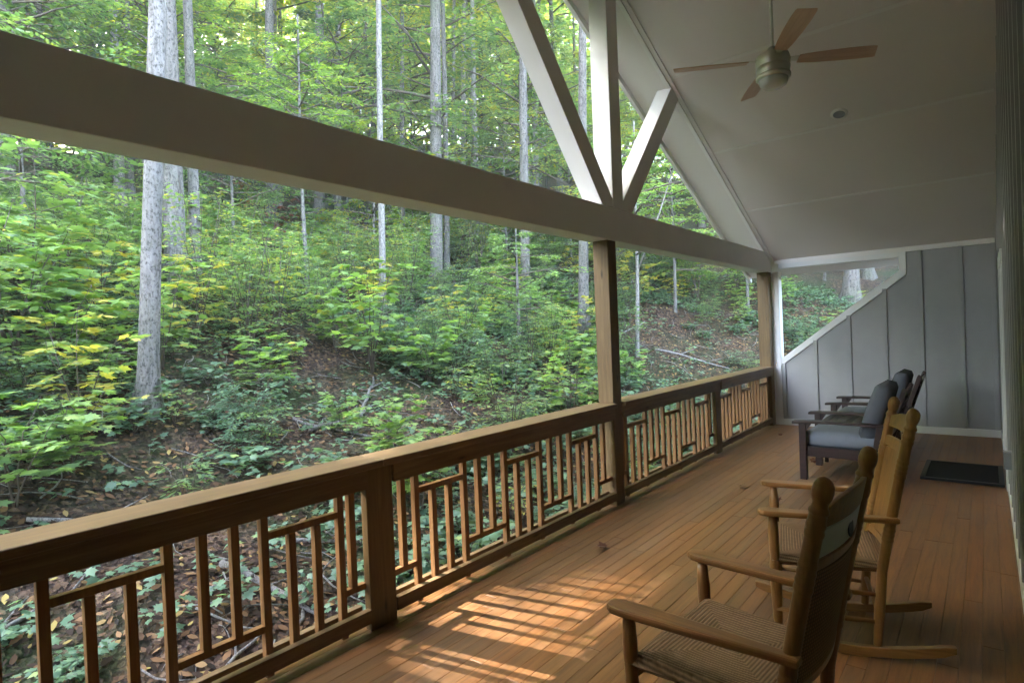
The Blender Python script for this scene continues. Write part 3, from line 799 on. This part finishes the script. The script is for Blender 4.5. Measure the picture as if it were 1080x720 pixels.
# shrub prototypes
SH = {}
SH['maple_a'] = shrub_mesh('maple_shrub_a', 1.9, .95, 5, 10, 9, .125, 'palm', M['leaf_light'], 11)
SH['maple_b'] = shrub_mesh('maple_shrub_b', 1.3, .85, 4, 9, 9, .125, 'palm', M['leaf_light'], 12)
SH['maple_y'] = shrub_mesh('maple_shrub_y', 1.5, .85, 4, 6, 8, .12, 'palm', M['leaf_yellow'], 13, .05)
SH['green_a'] = shrub_mesh('green_shrub_a', 1.5, .95, 7, 12, 13, .085, 'oval', M['leaf_mid'], 14)
SH['green_b'] = shrub_mesh('green_shrub_b', 1.05, .9, 7, 11, 13, .08, 'oval', M['leaf_blue'], 15)
SH['green_c'] = shrub_mesh('green_shrub_c', 2.4, 1.2, 7, 13, 14, .095, 'oval', M['leaf_mid'], 16, .1)
SH['low_a'] = shrub_mesh('low_plant_a', .42, .42, 6, 4, 6, .085, 'palm', M['leaf_blue'], 17, 0, .4)
SH['low_b'] = shrub_mesh('low_plant_b', .55, .45, 6, 5, 7, .07, 'oval', M['leaf_mid'], 18, .05, .3)
SH['red'] = shrub_mesh('red_shrub', 1.2, .6, 4, 6, 8, .08, 'oval', M['leaf_red'], 19)
# crown prototypes
CR = {}
CR['top_a'] = crown_mesh('tall_crown_a', 3.6, 9.5, 46, 9, 15, .23, 'dia', M['leaf_top'], 21)
CR['top_b'] = crown_mesh('tall_crown_b', 3.1, 8.5, 42, 9, 15, .22, 'dia', M['leaf_top'], 22, .08)
CR['top_c'] = crown_mesh('tall_crown_c', 3.9, 10.5, 50, 9, 15, .24, 'dia', M['leaf_top'], 23, -.08)
CR['und_a'] = crown_mesh('understory_crown_a', 2.5, 4.6, 34, 8, 14, .135, 'oval', M['leaf_mid'], 24, .15, .08)
CR['und_b'] = crown_mesh('understory_crown_b', 2.2, 4.0, 30, 8, 14, .13, 'oval', M['leaf_top'], 25, .0, .08)
CR['und_c'] = crown_mesh('understory_crown_c', 2.8, 5.2, 36, 8, 14, .14, 'oval', M['leaf_mid'], 26, .0, .08)
CR['layer'] = crown_mesh('layered_crown', 1.9, 2.6, 22, 9, 16, .10, 'oval', M['leaf_light'], 27, .0, .04)

def trunk_mesh(name, r0, H_, seed, lean=(0, 0), flare=1.45, wob=.05, n=18, top=.35, fork=False, mat_=None):
    random.seed(seed); q = MB(); pts = []; rad = []; K = 30; ph = random.random()*6
    for i in range(K+1):
        u = (i/K)**1.5; z = H_*u - .25
        pts.append((lean[0]*z + wob*H_*.1*math.sin(u*5+ph)*u**.5, lean[1]*z + wob*H_*.1*math.sin(u*4+ph*2)*u**.5, z))
        f = 1 + (flare-1)*.7*math.exp(-max(0, z)/(.55*r0*4+.05)); rad.append(r0*f*(1-(1-top)*u))
    q.tube(pts, rad, n)
    ph2 = random.random()*6
    for i in range(K+1):
        cx_, cy_, z = pts[i]
        for j in range(n):
            vx, vy, vz = q.v[i*n+j]; th = math.atan2(vy-cy_, vx-cx_)
            f = 1 + .6*math.exp(-max(0, z)/(r0*1.8+.06))*max(0, math.cos(3*th+ph2)*.6+math.cos(5*th-ph2)*.5) + .03*math.sin(7*th+z*1.3) + random.gauss(0, .012)
            q.v[i*n+j] = (cx_+(vx-cx_)*f, cy_+(vy-cy_)*f, vz)
    if fork:
        for a_, t_ in ((.5, .55), (2.6, .62)):
            i = int(K*t_); b = Vector(pts[i]); q.tube([b, b+Vector((math.cos(a_)*.5, math.sin(a_)*.5, 1.2)), b+Vector((math.cos(a_)*1.0, math.sin(a_)*1.0, 2.6)), b+Vector((math.cos(a_)*1.2, math.sin(a_)*1.2, 4))], [rad[i]*.6, rad[i]*.45, rad[i]*.3, .02], 8)
    return q, pts
def tree(name, label, x, y, r0, H_, crown, cz0, mbark, seed, lean=(0, 0), group=None, cscale=1.0, fork=False, extra=None, flare=1.45, wob=.05):
    if name == 'tree' and x > -14: cz0, cscale = 13.0, .6      # near trees carry their leaves high above the view
    t = thing(name, label, 'tree', (x, y, hz(x, y)), 0, group)
    q, pts = trunk_mesh('trunk', r0, H_, seed, lean, flare, wob, fork=fork); q.build('trunk', M[mbark], t)
    random.seed(seed+500)
    if crown:
        for cr, z0, sc in ([(crown, cz0, cscale)] + (extra or [])):
            o = bpy.data.objects.new('crown', CR[cr]); COL.objects.link(o); o.parent = t
            o.location = (lean[0]*z0, lean[1]*z0, z0); o.scale = (sc, sc, sc); o.rotation_euler = (0, 0, random.uniform(0, 6.28))
    return t
RT = (.777, .628)
def lean(k): return (RT[0]*k, RT[1]*k)
tree('tree', 'pale straight tree trunk nearest the porch on the left, standing in leaf litter', -7.12, 2.45, .102, 19, 'top_b', 12, 'bark_pale', 31, lean(.066), flare=1.5, wob=.02)
tree('tree', 'thick grey tree behind the pale trunk on the left', -11.18, 4.38, .175, 21, 'top_a', 10, 'bark_grey', 32, lean(.0))
tree('tree', 'slimmer grey trunk pressed against the thick grey tree', -11.45, 4.85, .10, 18, 'top_b', 9.5, 'bark_grey', 33, lean(.01))
tree('tree', 'straight grey trunk left of the red shrub, crossing behind the beam', -17.2, 9.6, .16, 20, 'top_b', 9, 'bark_grey', 34, lean(.03))
tree('tree', 'leaning grey trunk right of the red shrub, crossing behind the beam', -16.5, 10.8, .17, 21, 'top_c', 10, 'bark_grey', 35, lean(.045))
tree('sapling', 'thin bare sapling stem ending just under the beam', -10.66, 6.67, .045, 6, 'und_b', 3.0, 'bark_grey', 36, lean(.0), flare=1.1, cscale=.6)
tree('tree', 'slender pale trunk with a slight bend at mid left of the hillside', -9.9, 7.94, .075, 15, 'top_b', 8.5, 'bark_pale', 37, lean(.035), wob=.10)
tree('tree', 'tall grey trunk in the middle, thicker of the close pair', -11.72, 11.26, .18, 22, 'top_c', 10, 'bark_grey', 38, lean(.04))
tree('tree', 'thin dark grey trunk close behind the tall middle trunk', -12.24, 12.2, .09, 17, 'top_b', 9, 'bark_grey', 39, lean(.035))
tree('tree', 'grey trunk on the hillside left of the tall porch post', -9.45, 12.33, .13, 18, 'top_b', 9, 'bark_grey', 40, lean(.03))
tree('tree', 'pale thin trunk seen between the strut and the beam', -13.5, 18.5, .13, 19, 'top_a', 9, 'bark_pale', 41, lean(.03))
tree('tree', 'grey trunk just left of the tall porch post', -7.7, 12.35, .13, 18, 'top_b', 9, 'bark_grey', 42, lean(.035))
tree('sapling', 'thin pale birch stem with a side branch just right of the tall porch post', -6.12, 12.01, .05, 5.5, 'layer', 2.2, 'bark_pale', 43, lean(.03), flare=1.1, fork=True)
tree('tree', 'thick grey trunk seen through the raking opening in the end wall', -3.0, 19.3, .19, 20, 'top_a', 10, 'bark_grey', 44, lean(.03))
tree('tree', 'grey trunk seen between the king post and the rafter', -9.6, 17.5, .22, 21, 'top_c', 10, 'bark_grey', 45, lean(.03))
tree('tree', 'dark crooked small tree with forked limbs above the beam', -15.5, 12.0, .10, 10, 'und_b', 5.2, 'bark_dark', 46, lean(.05), fork=True, wob=.25)

for x, y, r0, lab, sd_ in [(-13.4, 14.9, .10, 'thin grey trunk of the upper slope between the tall middle trunk and the strut', 47), (-14.6, 12.6, .09, 'thin trunk above the beam left of the tall middle trunk', 48),
                    (-17.1, 11.9, .12, 'grey trunk above the beam beside the dark crooked tree', 49), (-12.6, 16.8, .10, 'pale thin trunk just left of the strut foot', 50), (-19.4, 6.2, .14, 'grey trunk right above the thick grey tree far upslope', 51), (-15.2, 15.6, .08, 'slim pale trunk far upslope behind the left strut', 52)]:
    tree('tree', lab, x, y, r0, 18, 'top_b', 11, 'bark_pale' if sd_ % 2 else 'bark_grey', sd_, lean(random.uniform(.01, .05)))
# understory trees with level sprays of leaves
for i, (x, y, cr, sc, z0, lab) in enumerate([
    (-9.4, 1.2, 'und_a', .72, 1.0, 'bushy light green young tree at the far left of the hillside'),
    (-12.6, 2.6, 'und_c', .9, 1.3, 'dark green young tree behind the light maple shrubs on the left'),
    (-13.5, 6.6, 'und_a', .85, .9, 'young leafy tree right of the thick grey trunk'),
    (-14.2, 8.8, 'und_c', .85, .8, 'young leafy tree under the beam between the two leaning trunks'),
    (-13.0, 10.2, 'und_b', .85, .9, 'yellowish young tree left of the tall middle trunk'),
    (-11.3, 13.9, 'und_a', .9, .9, 'young leafy tree right of the tall middle trunk'),
    (-9.6, 14.8, 'und_c', .85, .8, 'young leafy tree behind the tall porch post'),
    (-6.3, 14.6, 'layer', 1.25, 1.0, 'young tree with level light green sprays beyond the last railing section'),
    (-5.0, 16.4, 'layer', 1.3, 1.2, 'young tree with level sprays beside the far corner post'),
    (-8.0, 16.4, 'und_a', .8, 1.0, 'young leafy tree framed by the truss and the rafter'),
    (-3.9, 20.5, 'und_b', .8, 1.0, 'yellow green young tree behind the raking opening'),
    (-1.2, 20.5, 'und_a', .8, .8, 'young leafy tree at the right of the raking opening'),
    (-7.6, 9.6, 'layer', .7, .5, 'small layered young tree in the middle of the slope'),
]):
    tree('young_tree', lab, x, y, .045, z0+CRH if False else z0+3.2*sc, cr, z0, 'bark_grey', 60+i, lean(random.uniform(-.01, .03)), 'young trees of the understory', sc, flare=1.1)

# forest behind: tall trees with crowns, then an understory, each a tree of its own
random.seed(90)
placed = [(-7.1, 2.4), (-11.2, 4.4), (-17.2, 9.6), (-16.5, 10.8), (-9.9, 7.9), (-11.7, 11.3), (-9.4, 12.3), (-7.7, 12.3), (-3.1, 18.3), (-9.6, 17.5), (-15.5, 12)]
cnt = 0; tries = 0
while cnt < 150 and tries < 4000:
    tries += 1
    rr = random.uniform(17, 62); an = random.uniform(R(91), R(218)); x, y = math.cos(an)*rr*1.0, math.sin(an)*rr
    dense = cnt < 42
    if dense: x, y = random.uniform(-46, -19), random.uniform(-12, 9); rr = 20  # extra low-crowned trees added across the sun's path to shade the deck
    if -x - 2.7 < 9.5 and y < 21: continue
    md = 1.9 + rr*.03
    if abs(y - 2.9 + .22*(-2-x)) < .45: continue
    if any((x-a)**2 + (y-b)**2 < md*md for a, b in placed): continue
    placed.append((x, y)); r0 = random.choice([.09, .11, .13, .16, .2]); h = random.uniform(15, 22)
    tall = rr > 22
    tree('forest_tree', 'grey trunked forest tree far up the hillside among many alike', x, y, r0, h, random.choice(['top_a', 'top_b', 'top_c']), random.uniform(4.0, 8.5) if dense else random.uniform(6.5, 11),
         random.choice(['bark_grey', 'bark_grey', 'bark_pale', 'bark_dark']), 200+cnt, lean(random.uniform(-.01, .05)), 'forest trees far up the hillside', random.uniform(1.0, 1.25) if dense else random.uniform(.85, 1.1),
         extra=[(random.choice(['und_b', 'und_a']), random.uniform(2.0, 4.5), random.uniform(.8, 1.1))] if random.random() < .6 else None)
    cnt += 1
cnt = 0; tries = 0; pl2 = []
while cnt < 165 and tries < 4000:
    tries += 1
    rr = random.uniform(15.5, 55); an = random.uniform(R(91), R(218)); x, y = math.cos(an)*rr, math.sin(an)*rr
    if -x - 2.7 < 8.5 and y < 21: continue
    if abs(y - 2.9 + .22*(-2-x)) < .3: continue
    if any((x-a)**2 + (y-b)**2 < (1.6+rr*.02)**2 for a, b in pl2): continue
    pl2.append((x, y)); sc = random.uniform(.8, 1.3); z0 = random.uniform(.6, 3.2)
    tree('forest_sapling', 'leafy understory tree filling the wood behind the first trunks', x, y, random.uniform(.03, .06), z0+3.4*sc, random.choice(['und_a', 'und_b', 'und_c', 'und_b']), z0,
         'bark_dark', 400+cnt, lean(random.uniform(-.02, .04)), 'understory trees of the wood', sc, flare=1.1)
    cnt += 1

# the wood farther off reads as one mass: crowns from the ground to the tree tops, all in one object
random.seed(95); fw = Leaves(); NF = 260000
an_ = R(80) + R(155)*rng.random(NF); rr_ = np.where(an_ > R(190), 34, 48) + 34*rng.random(NF); fx, fy_ = np.cos(an_)*rr_, np.sin(an_)*rr_
cl = np.sin(fx*.55+1)+np.sin(fy_*.6-.5)+np.sin((fx+fy_)*.33)
hh_ = 21*rng.random(NF)**1.15
keep = (np.sin(fx*.9+hh_*.7)+np.sin(fy_*.8-hh_*.9)+np.sin(hh_*1.3+fx*.4)+rng.normal(0, .8, NF)) > -.2
fx, fy_, hh_ = fx[keep], fy_[keep], hh_[keep]; NF = len(fx); az = rng.random(NF)*6.283
fw.p = np.stack([fx, fy_, hill(fx, fy_)+hh_], 1); fw.d = np.stack([np.cos(az), np.sin(az), rng.normal(-.1, .25, NF)], 1)
fw.n = np.stack([rng.normal(.3, .4, NF), rng.normal(-.3, .4, NF), np.ones(NF)], 1); fw.s = .5+.5*rng.random(NF); fw.t = np.clip(rng.beta(1.8, 2.2, NF)+.06, 0, 1)
o = bpy.data.objects.new('far_woods', fw.mesh('far_woods', 'dia', M['leaf_top'])); COL.objects.link(o)
tag(o, 'far green woods closing the view up the hillside', 'woods', kind='stuff')

# shrubs and low plants on the slope, each on its own
def shrub(kind, x, y, sc, label, group, name='shrub'):
    t = thing(name, label, 'shrub' if name != 'low_plant' else 'plant', (x, y, hz(x, y)-.03), random.uniform(0, 6.28), group)
    o = bpy.data.objects.new('foliage', SH[kind]); COL.objects.link(o); o.parent = t; o.scale = (sc, sc, sc*random.uniform(.9, 1.1))
    return t
random.seed(120)
SLAB = [  # kind, x, y, scale, label
 ('maple_b', -5.75, 1.05, .80, 'low light green maple seedling with broad leaves at the far left above the rail'),
 ('maple_b', -5.35, .55, .7, 'broad leaved maple seedling at the left picture edge'),
 ('maple_y', -6.75, 1.75, .85, 'yellow leaved maple shrub at the foot of the pale trunk'),
 ('maple_a', -7.6, .75, 1.0, 'tall light green maple shrub on the left under the beam'),
 ('maple_a', -8.5, 1.6, 1.15, 'large light green maple shrub behind the yellow leaved one'),
 ('maple_a', -8.3, .1, 1.2, 'tall light green maple shrub at the left edge under the beam'),
 ('maple_a', -8.9, .75, 1.35, 'broad light green maple shrub rising to the beam at the far left'),
 ('maple_a', -9.4, 2.0, 1.3, 'light green maple shrub left of the thick grey tree'),
 ('low_b', -6.85, 2.62, .9, 'tuft of small leaves right against the base of the pale trunk'),
 ('low_a', -6.8, 2.2, .9, 'little broad leaved plant left against the base of the pale trunk'),
 ('maple_b', -6.1, 1.5, .7, 'small light maple seedling on the litter left of the pale trunk'),
 ('maple_a', -7.9, 2.9, .8, 'light maple shrub just behind the pale trunk on its right'),
 ('maple_y', -8.6, 3.6, .9, 'yellow tinged maple shrub before the thick grey tree'),
 ('maple_b', -7.3, 3.9, .8, 'light green seedling on the slope right of the pale trunk'),
 ('maple_b', -8.2, 5.6, .9, 'light green maple seedling before the yellow speckled shrub'),
 ('maple_y', -8.9, 8.9, .8, 'pale yellow green shrub in the middle of the slope'),
 ('maple_a', -10.6, 9.4, .9, 'tall light green shrub left of the tall middle trunk'),
 ('maple_a', -8.3, 11.6, .8, 'light green shrub left of the trunk near the porch post'),
 ('maple_b', -6.3, .2, 1.0, 'light maple seedling just above the cap rail at the left edge'),
 ('maple_b', -7.2, .1, 1.0, 'light maple shrub low at the left edge'),
 ('green_c', -10.2, 2.5, .9, 'rounded green shrub between the two nearest trunks'),
 ('green_b', -6.5, 3.25, .75, 'dark bushy green shrub right of the pale trunk'),
 ('green_b', -6.1, 3.0, .6, 'small dark green bush just below the pale trunk'),
 ('maple_b', -6.0, 4.15, .5, 'small maple seedling beside the fallen branch'),
 ('green_a', -9.6, 4.9, .9, 'leafy green shrub left of the bare sapling stem'),
 ('maple_y', -9.9, 5.6, .9, 'yellow speckled shrub before the bare sapling stem'),
 ('green_a', -10.6, 7.5, 1.0, 'green shrub between the bare sapling and the slender pale trunk'),
 ('green_c', -11.5, 5.8, .85, 'tall green shrub behind the yellow speckled shrub'),
 ('green_c', -12.0, 8.6, .85, 'tall green shrub behind the slender pale trunk'),
 ('red', -14.0, 7.8, 1.75, 'reddish shrub under the beam between two grey trunks'),
 ('green_b', -8.7, 7.1, .9, 'cool green bush below the slender pale trunk'),
 ('green_b', -8.3, 8.2, .9, 'cool green bush in the middle of the slope'),
 ('green_a', -9.6, 10.2, .95, 'green shrub at the foot of the tall middle trunk'),
 ('green_b', -7.9, 10.5, .85, 'cool green bush left of the grey trunk near the porch post'),
 ('maple_b', -6.7, 10.9, .75, 'light green maple shrub behind the tall porch post'),
 ('maple_b', -5.6, 10.6, .75, 'bright light green shrub seen just right of the tall porch post'),
 ('green_a', -7.0, 13.4, .8, 'green shrub right of the thin birch stem'),
 ('green_a', -5.5, 14.6, .6, 'small shrub on the brown slope beyond the last railing section'),
 ('green_b', -4.3, 13.6, .6, 'cool green bush seen just over the last railing section'),
 ('green_b', -3.6, 15.4, .7, 'cool green bush beside the far corner post'),
 ('maple_b', -2.9, 16.6, .6, 'light green seedling at the lower edge of the raking opening'),
 ('green_a', -2.2, 17.4, .7, 'green shrub in the middle of the raking opening'),
]
for kd, x, y, sc, lab in SLAB: shrub(kd, x, y, sc, lab, 'shrubs on the near slope')
random.seed(121); pl3 = [(s_[1], s_[2]) for s_ in SLAB]; n_ = 0
def open_patch(x, y):   # stretches of bare leaf litter the photo shows
    return ((x+5.6)**2/1.6 + (y-2.2)**2/1.2 < 1) or ((x+6.6)**2/2.2 + (y-4.6)**2/2 < 1) or ((x+4.9)**2/5 + (y-13.3)**2/4 < 1) or ((x+4.2)**2/1.5+(y-1.3)**2/2 < 1)
for _ in range(4000):
    if n_ >= 250: break
    x = random.uniform(-16, -4.2); y = random.uniform(0, 18)
    if x < -5 and y < 1.0 - 1*(x+5): pass
    dd = -x - 2.7
    if dd < 3.2 and random.random() < .8: continue
    if open_patch(x, y) or any((x-a)**2+(y-b)**2 < .30 for a, b in pl3): continue
    pl3.append((x, y)); n_ += 1
    kd = random.choice(['green_a', 'green_b', 'maple_b', 'maple_b', 'green_a', 'maple_y', 'maple_a', 'green_c'])
    sc = random.uniform(.55, 1.05)*(.7 if dd < 3.5 else 1)
    shrub(kd, x, y, sc, 'ordinary leafy shrub of the slope, one of many between the trunks', 'scattered slope shrubs')
random.seed(122); n_ = 0
for _ in range(3000):
    if n_ >= 250: break
    x = -2.9 - 9*random.random()**1.4; y = random.uniform(-.5, 16)
    if open_patch(x, y) and random.random() < .75: continue
    n_ += 1
    shrub(random.choice(['low_a', 'low_b', 'low_a']), x, y, random.uniform(.5, 1.15), 'small green ground plant among the dry leaves, one of many', 'small plants on the forest floor', 'low_plant')

# dry leaf litter and seedlings nobody could count
random.seed(130)
L1 = Leaves()
def slope_n(x, y):
    e = .05; return Vector((-(hz(x+e, y)-hz(x-e, y))/(2*e), -(hz(x, y+e)-hz(x, y-e))/(2*e), 1))
NL = 60000
xx = -2.6 - 13*rng.random(NL)**1.5; yy = rng.random(NL)*20 - 1.5
zz = hill(xx, yy); zx = (hill(xx+.05, yy)-hill(xx-.05, yy))/.1; zy = (hill(xx, yy+.05)-hill(xx, yy-.05))/.1
az = rng.random(NL)*6.283; tl_ = rng.normal(0, .35, (NL, 2))
L1.p = np.stack([xx, yy, zz+.012+.02*rng.random(NL)], 1); L1.d = np.stack([np.cos(az), np.sin(az), zx*np.cos(az)+zy*np.sin(az)], 1)
L1.n = np.stack([-zx+tl_[:, 0], -zy+tl_[:, 1], np.ones(NL)], 1); L1.s = .04+.06*rng.random(NL); L1.t = rng.random(NL)
o = bpy.data.objects.new('leaf_litter', L1.mesh('leaf_litter', 'oval', M['litter'])); COL.objects.link(o)
tag(o, 'dry brown fallen leaves covering the forest floor', 'leaf litter', kind='stuff')
L2 = Leaves(); NC = 150000
xx = -2.8 - 15*rng.random(NC)**1.2; yy = rng.random(NC)*21 - 1.5
msk = (np.sin(xx*1.3+yy*.7)+np.sin(yy*1.9-xx*.6+1.3)+np.sin(xx*2.7+1)*.6 + rng.normal(0, .7, NC)) > -.1
op = np.array([open_patch(a, b) for a, b in zip(xx, yy)]); msk &= ~(op & (rng.random(NC) < .8))
xx, yy = xx[msk], yy[msk]; NC = len(xx); zz = hill(xx, yy); az = rng.random(NC)*6.283
k6 = 6; xx, yy = np.repeat(xx[::k6], k6), np.repeat(yy[::k6], k6); NC = len(xx); hh_ = np.repeat(.05+.22*rng.random(NC//k6)**1.5, k6)
az = np.repeat(rng.random(NC//k6)*6.283, k6) + np.tile(np.arange(k6)*1.05, NC//k6) + rng.normal(0, .25, NC); zz = hill(xx, yy)
L2.p = np.stack([xx+.03*np.cos(az), yy+.03*np.sin(az), zz+hh_+rng.normal(0, .02, NC)], 1); L2.d = np.stack([np.cos(az), np.sin(az), rng.normal(-.15, .25, NC)], 1)
L2.n = np.stack([rng.normal(.15, .35, NC), rng.normal(0, .35, NC), np.ones(NC)], 1); L2.s = .035+.05*rng.random(NC); L2.t = np.clip(rng.beta(1.8, 2.2, NC)+(rng.random(NC) < .04)*.5, 0, 1)
o = bpy.data.objects.new('ground_cover', L2.mesh('ground_cover', 'palm', M['leaf_blue'])); COL.objects.link(o)
tag(o, 'low green seedlings and ivy over the forest floor', 'ground cover', kind='stuff')

random.seed(135); tw = MB()
for _ in range(900):
    x = -2.9 - 9*random.random()**1.3; y = random.uniform(-.5, 16); a = random.uniform(0, 6.28); L = random.uniform(.12, .55); pts = []
    for i in range(4):
        u = i/3-.5; px, py = x+math.cos(a+u*.4)*L*u, y+math.sin(a+u*.4)*L*u; pts.append((px, py, hz(px, py)+.03+.03*random.random()))
    r0 = random.uniform(.003, .009); tw.tube(pts, [r0, r0*.9, r0*.7, r0*.4], 5)
tag(tw.build('twig_litter', M['deadwood']), 'small dead twigs strewn over the leaf litter', 'twigs', kind='stuff')
# fallen branches
def branch(x, y, az, L, r, label, side=True, mt='deadwood'):
    random.seed(int(abs(x*100)+abs(y*37)))
    t = MB(); pts = []
    for i in range(7):
        u = i/6-.5; px, py = x+math.cos(az)*L*u+random.gauss(0, .02), y+math.sin(az)*L*u+random.gauss(0, .02); pts.append((px-x, py-y, hz(px, py)-hz(x, y)+r*.7+.01))
    t.tube(pts, [r*(1-.09*i) for i in range(7)], 8)
    if side:
        for k_ in (2, 4):
            p = Vector(pts[k_]); a2 = az+random.choice((-.7, .7)); t.tube([p, p+Vector((math.cos(a2)*L*.15, math.sin(a2)*L*.15, .06)), p+Vector((math.cos(a2)*L*.28, math.sin(a2)*L*.28, .10))], [r*.5, r*.35, r*.12], 6)
    o = t.build('fallen_branch', M[mt], None, 0, (x, y, hz(x, y))); tag(o, label, 'branch', 'fallen branches on the forest floor'); return o
for b in [(-6.45, 4.55, 1.9, 1.5, .030, 'long grey fallen branch lying on the bare patch of the slope'),
          (-6.15, 4.15, .6, 1.1, .022, 'pale thin fallen branch crossing the long grey one'),
          (-6.9, 5.2, 2.3, 1.2, .028, 'grey fallen branch upslope of the bare patch'),
          (-5.3, 1.75, 1.2, 1.5, .018, 'thin dark stick lying above the near railing section'),
          (-3.75, .55, 1.3, 1.1, .035, 'thick pale branch seen between the first balusters'),
          (-3.6, .95, .4, .9, .022, 'pale stick under the nearest balusters'),
          (-4.0, 2.1, .3, .8, .030, 'split pale log seen through the balusters before the short post'),
          (-3.9, 2.35, 2.4, .9, .015, 'thin stick beside the split pale log'),
          (-4.3, 2.9, 1.0, 1.0, .02, 'brown stick seen through the balusters behind the short post'),
          (-3.5, 1.5, 2.0, .9, .016, 'grey twig lying on leaves beyond the first balusters'),
          (-4.6, .9, 1.7, 1.3, .02, 'weathered stick on the slope just above the cap rail'),
          (-5.2, 12.9, .5, 1.6, .03, 'fallen branch on the brown slope beyond the far railing'),
          (-6.9, 12.9, 1.2, 1.5, .03, 'pale fallen branch near the thin birch stem'),
          (-8.9, 13.2, .9, 1.6, .03, 'pale leaning fallen branch right of the grey hillside trunk')]: branch(*b)
# dry leaves lying on the deck
random.seed(140)
for x, y, s_, lab in [(-1.90, 5.90, .10, 'curled dark red leaf on the floor nearest the tall post'),
                      (-1.60, 7.35, .11, 'curled red leaf on the floor close to the far dark armchairs'),
                      (-1.50, 5.55, .07, 'small dry leaf lying between the two larger leaves'),
                      (-2.20, 3.72, .09, 'dry brown leaf at the edge of the sunlit patch'),
                      (-2.35, 8.90, .06, 'tiny dry leaf near the far end of the railing')]:
    lf = Leaves()
    V, F = TPL['palm']
    lf.add(Vector((0, 0, .018)), Vector((1, .2, .15)), Vector((.3, -.35, 1)), s_, .5); lf.add(Vector((0.01, 0, .02)), Vector((.8, -.5, .35)), Vector((-.5, .3, 1)), s_*.8, .2)
    o = bpy.data.objects.new('fallen_leaf', lf.mesh('fallen_leaf', 'palm', M['dryleaf'])); COL.objects.link(o)
    o.location = (x, y, .004); o.rotation_euler = (0, 0, random.uniform(0, 6.28)); tag(o, lab, 'leaf', 'dry leaves on the deck')

# ------------------------------------------------------------------ a break in the leaves lets the low sun reach the deck
SUN = Vector((-1, -.22, .69)).normalized()
bpy.context.view_layer.update()
GAPS = [((-2.0, 2.8, .0), .98, .46), ((-.42, 2.58, 0), .34, .19), ((-1.55, 6.15, 0), .30, .16), ((-1.75, 9.0, 0), .28, .14)]
sd = np.array(SUN); e1 = np.array(Vector((0, 1, 0)) - SUN*SUN.y); e1 /= np.linalg.norm(e1); e2 = np.cross(sd, e1)
for o in list(S.objects):
    if o.type != 'MESH' or o.name.split('.')[0] not in ('crown', 'foliage', 'far_woods'): continue
    me = o.data; mwm = np.array(o.matrix_world); n = len(me.polygons)
    c_ = np.empty(n*3, np.float32); me.polygons.foreach_get('center', c_); c_ = c_.reshape(-1, 3) @ mwm[:3, :3].T + mwm[:3, 3]
    kill = np.zeros(n, bool)
    for p0, ra, rb in GAPS:
        r_ = c_ - np.array(p0); kill |= ((r_ @ e1)/ra)**2 + ((r_ @ e2)/rb)**2 < 1
    mi = np.empty(n, np.int32); me.polygons.foreach_get('material_index', mi); 
    kill &= rng.random(n) < .86      # some leaves stay: the light comes through thinned
    if kill.any():
        me = me.copy(); o.data = me; bm = bmesh.new(); bm.from_mesh(me); bm.faces.ensure_lookup_table()
        bmesh.ops.delete(bm, geom=[bm.faces[i] for i in np.nonzero(kill)[0]], context='FACES'); bm.to_mesh(me); bm.free()

# ------------------------------------------------------------------ thin woodland haze
hm = bpy.data.materials.new('haze'); hm.use_nodes = True; ht = hm.node_tree
ht.nodes.remove(ht.nodes['Principled BSDF']); pv = ht.nodes.new('ShaderNodeVolumePrincipled')
pv.inputs['Color'].default_value = (.93, .95, .96, 1); pv.inputs['Density'].default_value = .0023; pv.inputs['Anisotropy'].default_value = .3
ht.links.new(pv.outputs[0], ht.nodes['Material Output'].inputs['Volume'])
q = MB(); q.box((-98, -48, -9.5), (42, 112, 52)); tag(q.build('haze', hm), 'thin pale haze in the air of the wood', 'haze', kind='stuff')

# ------------------------------------------------------------------ light
w = bpy.data.worlds.new('World'); S.world = w; w.use_nodes = True; nt = w.node_tree
sky = nt.nodes.new('ShaderNodeTexSky'); sky.sky_type = 'NISHITA'; sky.sun_disc = False
el = math.asin(SUN.z); sky.sun_elevation = el; sky.sun_rotation = math.atan2(SUN.x, SUN.y); sky.air_density = 1.0; sky.dust_density = 4.0; sky.ozone_density = .4
bg = nt.nodes['Background']; nt.links.new(sky.outputs[0], bg.inputs['Color']); bg.inputs['Strength'].default_value = .15
sl = bpy.data.lights.new('sun', 'SUN'); sl.energy = 5.0; sl.angle = R(.53); sl.color = (1, .93, .82)
so = bpy.data.objects.new('sun', sl); COL.objects.link(so); so.rotation_euler = SUN.to_track_quat('Z', 'Y').to_euler(); so.location = (-20, 0, 20)

S.view_settings.view_transform = 'Standard'; S.view_settings.look = 'None'; S.view_settings.gamma = 1
S.view_settings.exposure = 5.0
S.render.engine = 'CYCLES'
cy = S.cycles; cy.use_denoising = True; cy.max_bounces = 10; cy.diffuse_bounces = 6; cy.glossy_bounces = 3; cy.transmission_bounces = 6; cy.transparent_max_bounces = 4
try: cy.denoiser = 'OPENIMAGEDENOISE'
except Exception: pass
cy.volume_bounces = 1; cy.use_adaptive_sampling = False; cy.caustics_reflective = False; cy.caustics_refractive = False
cy.sample_clamp_indirect = 8
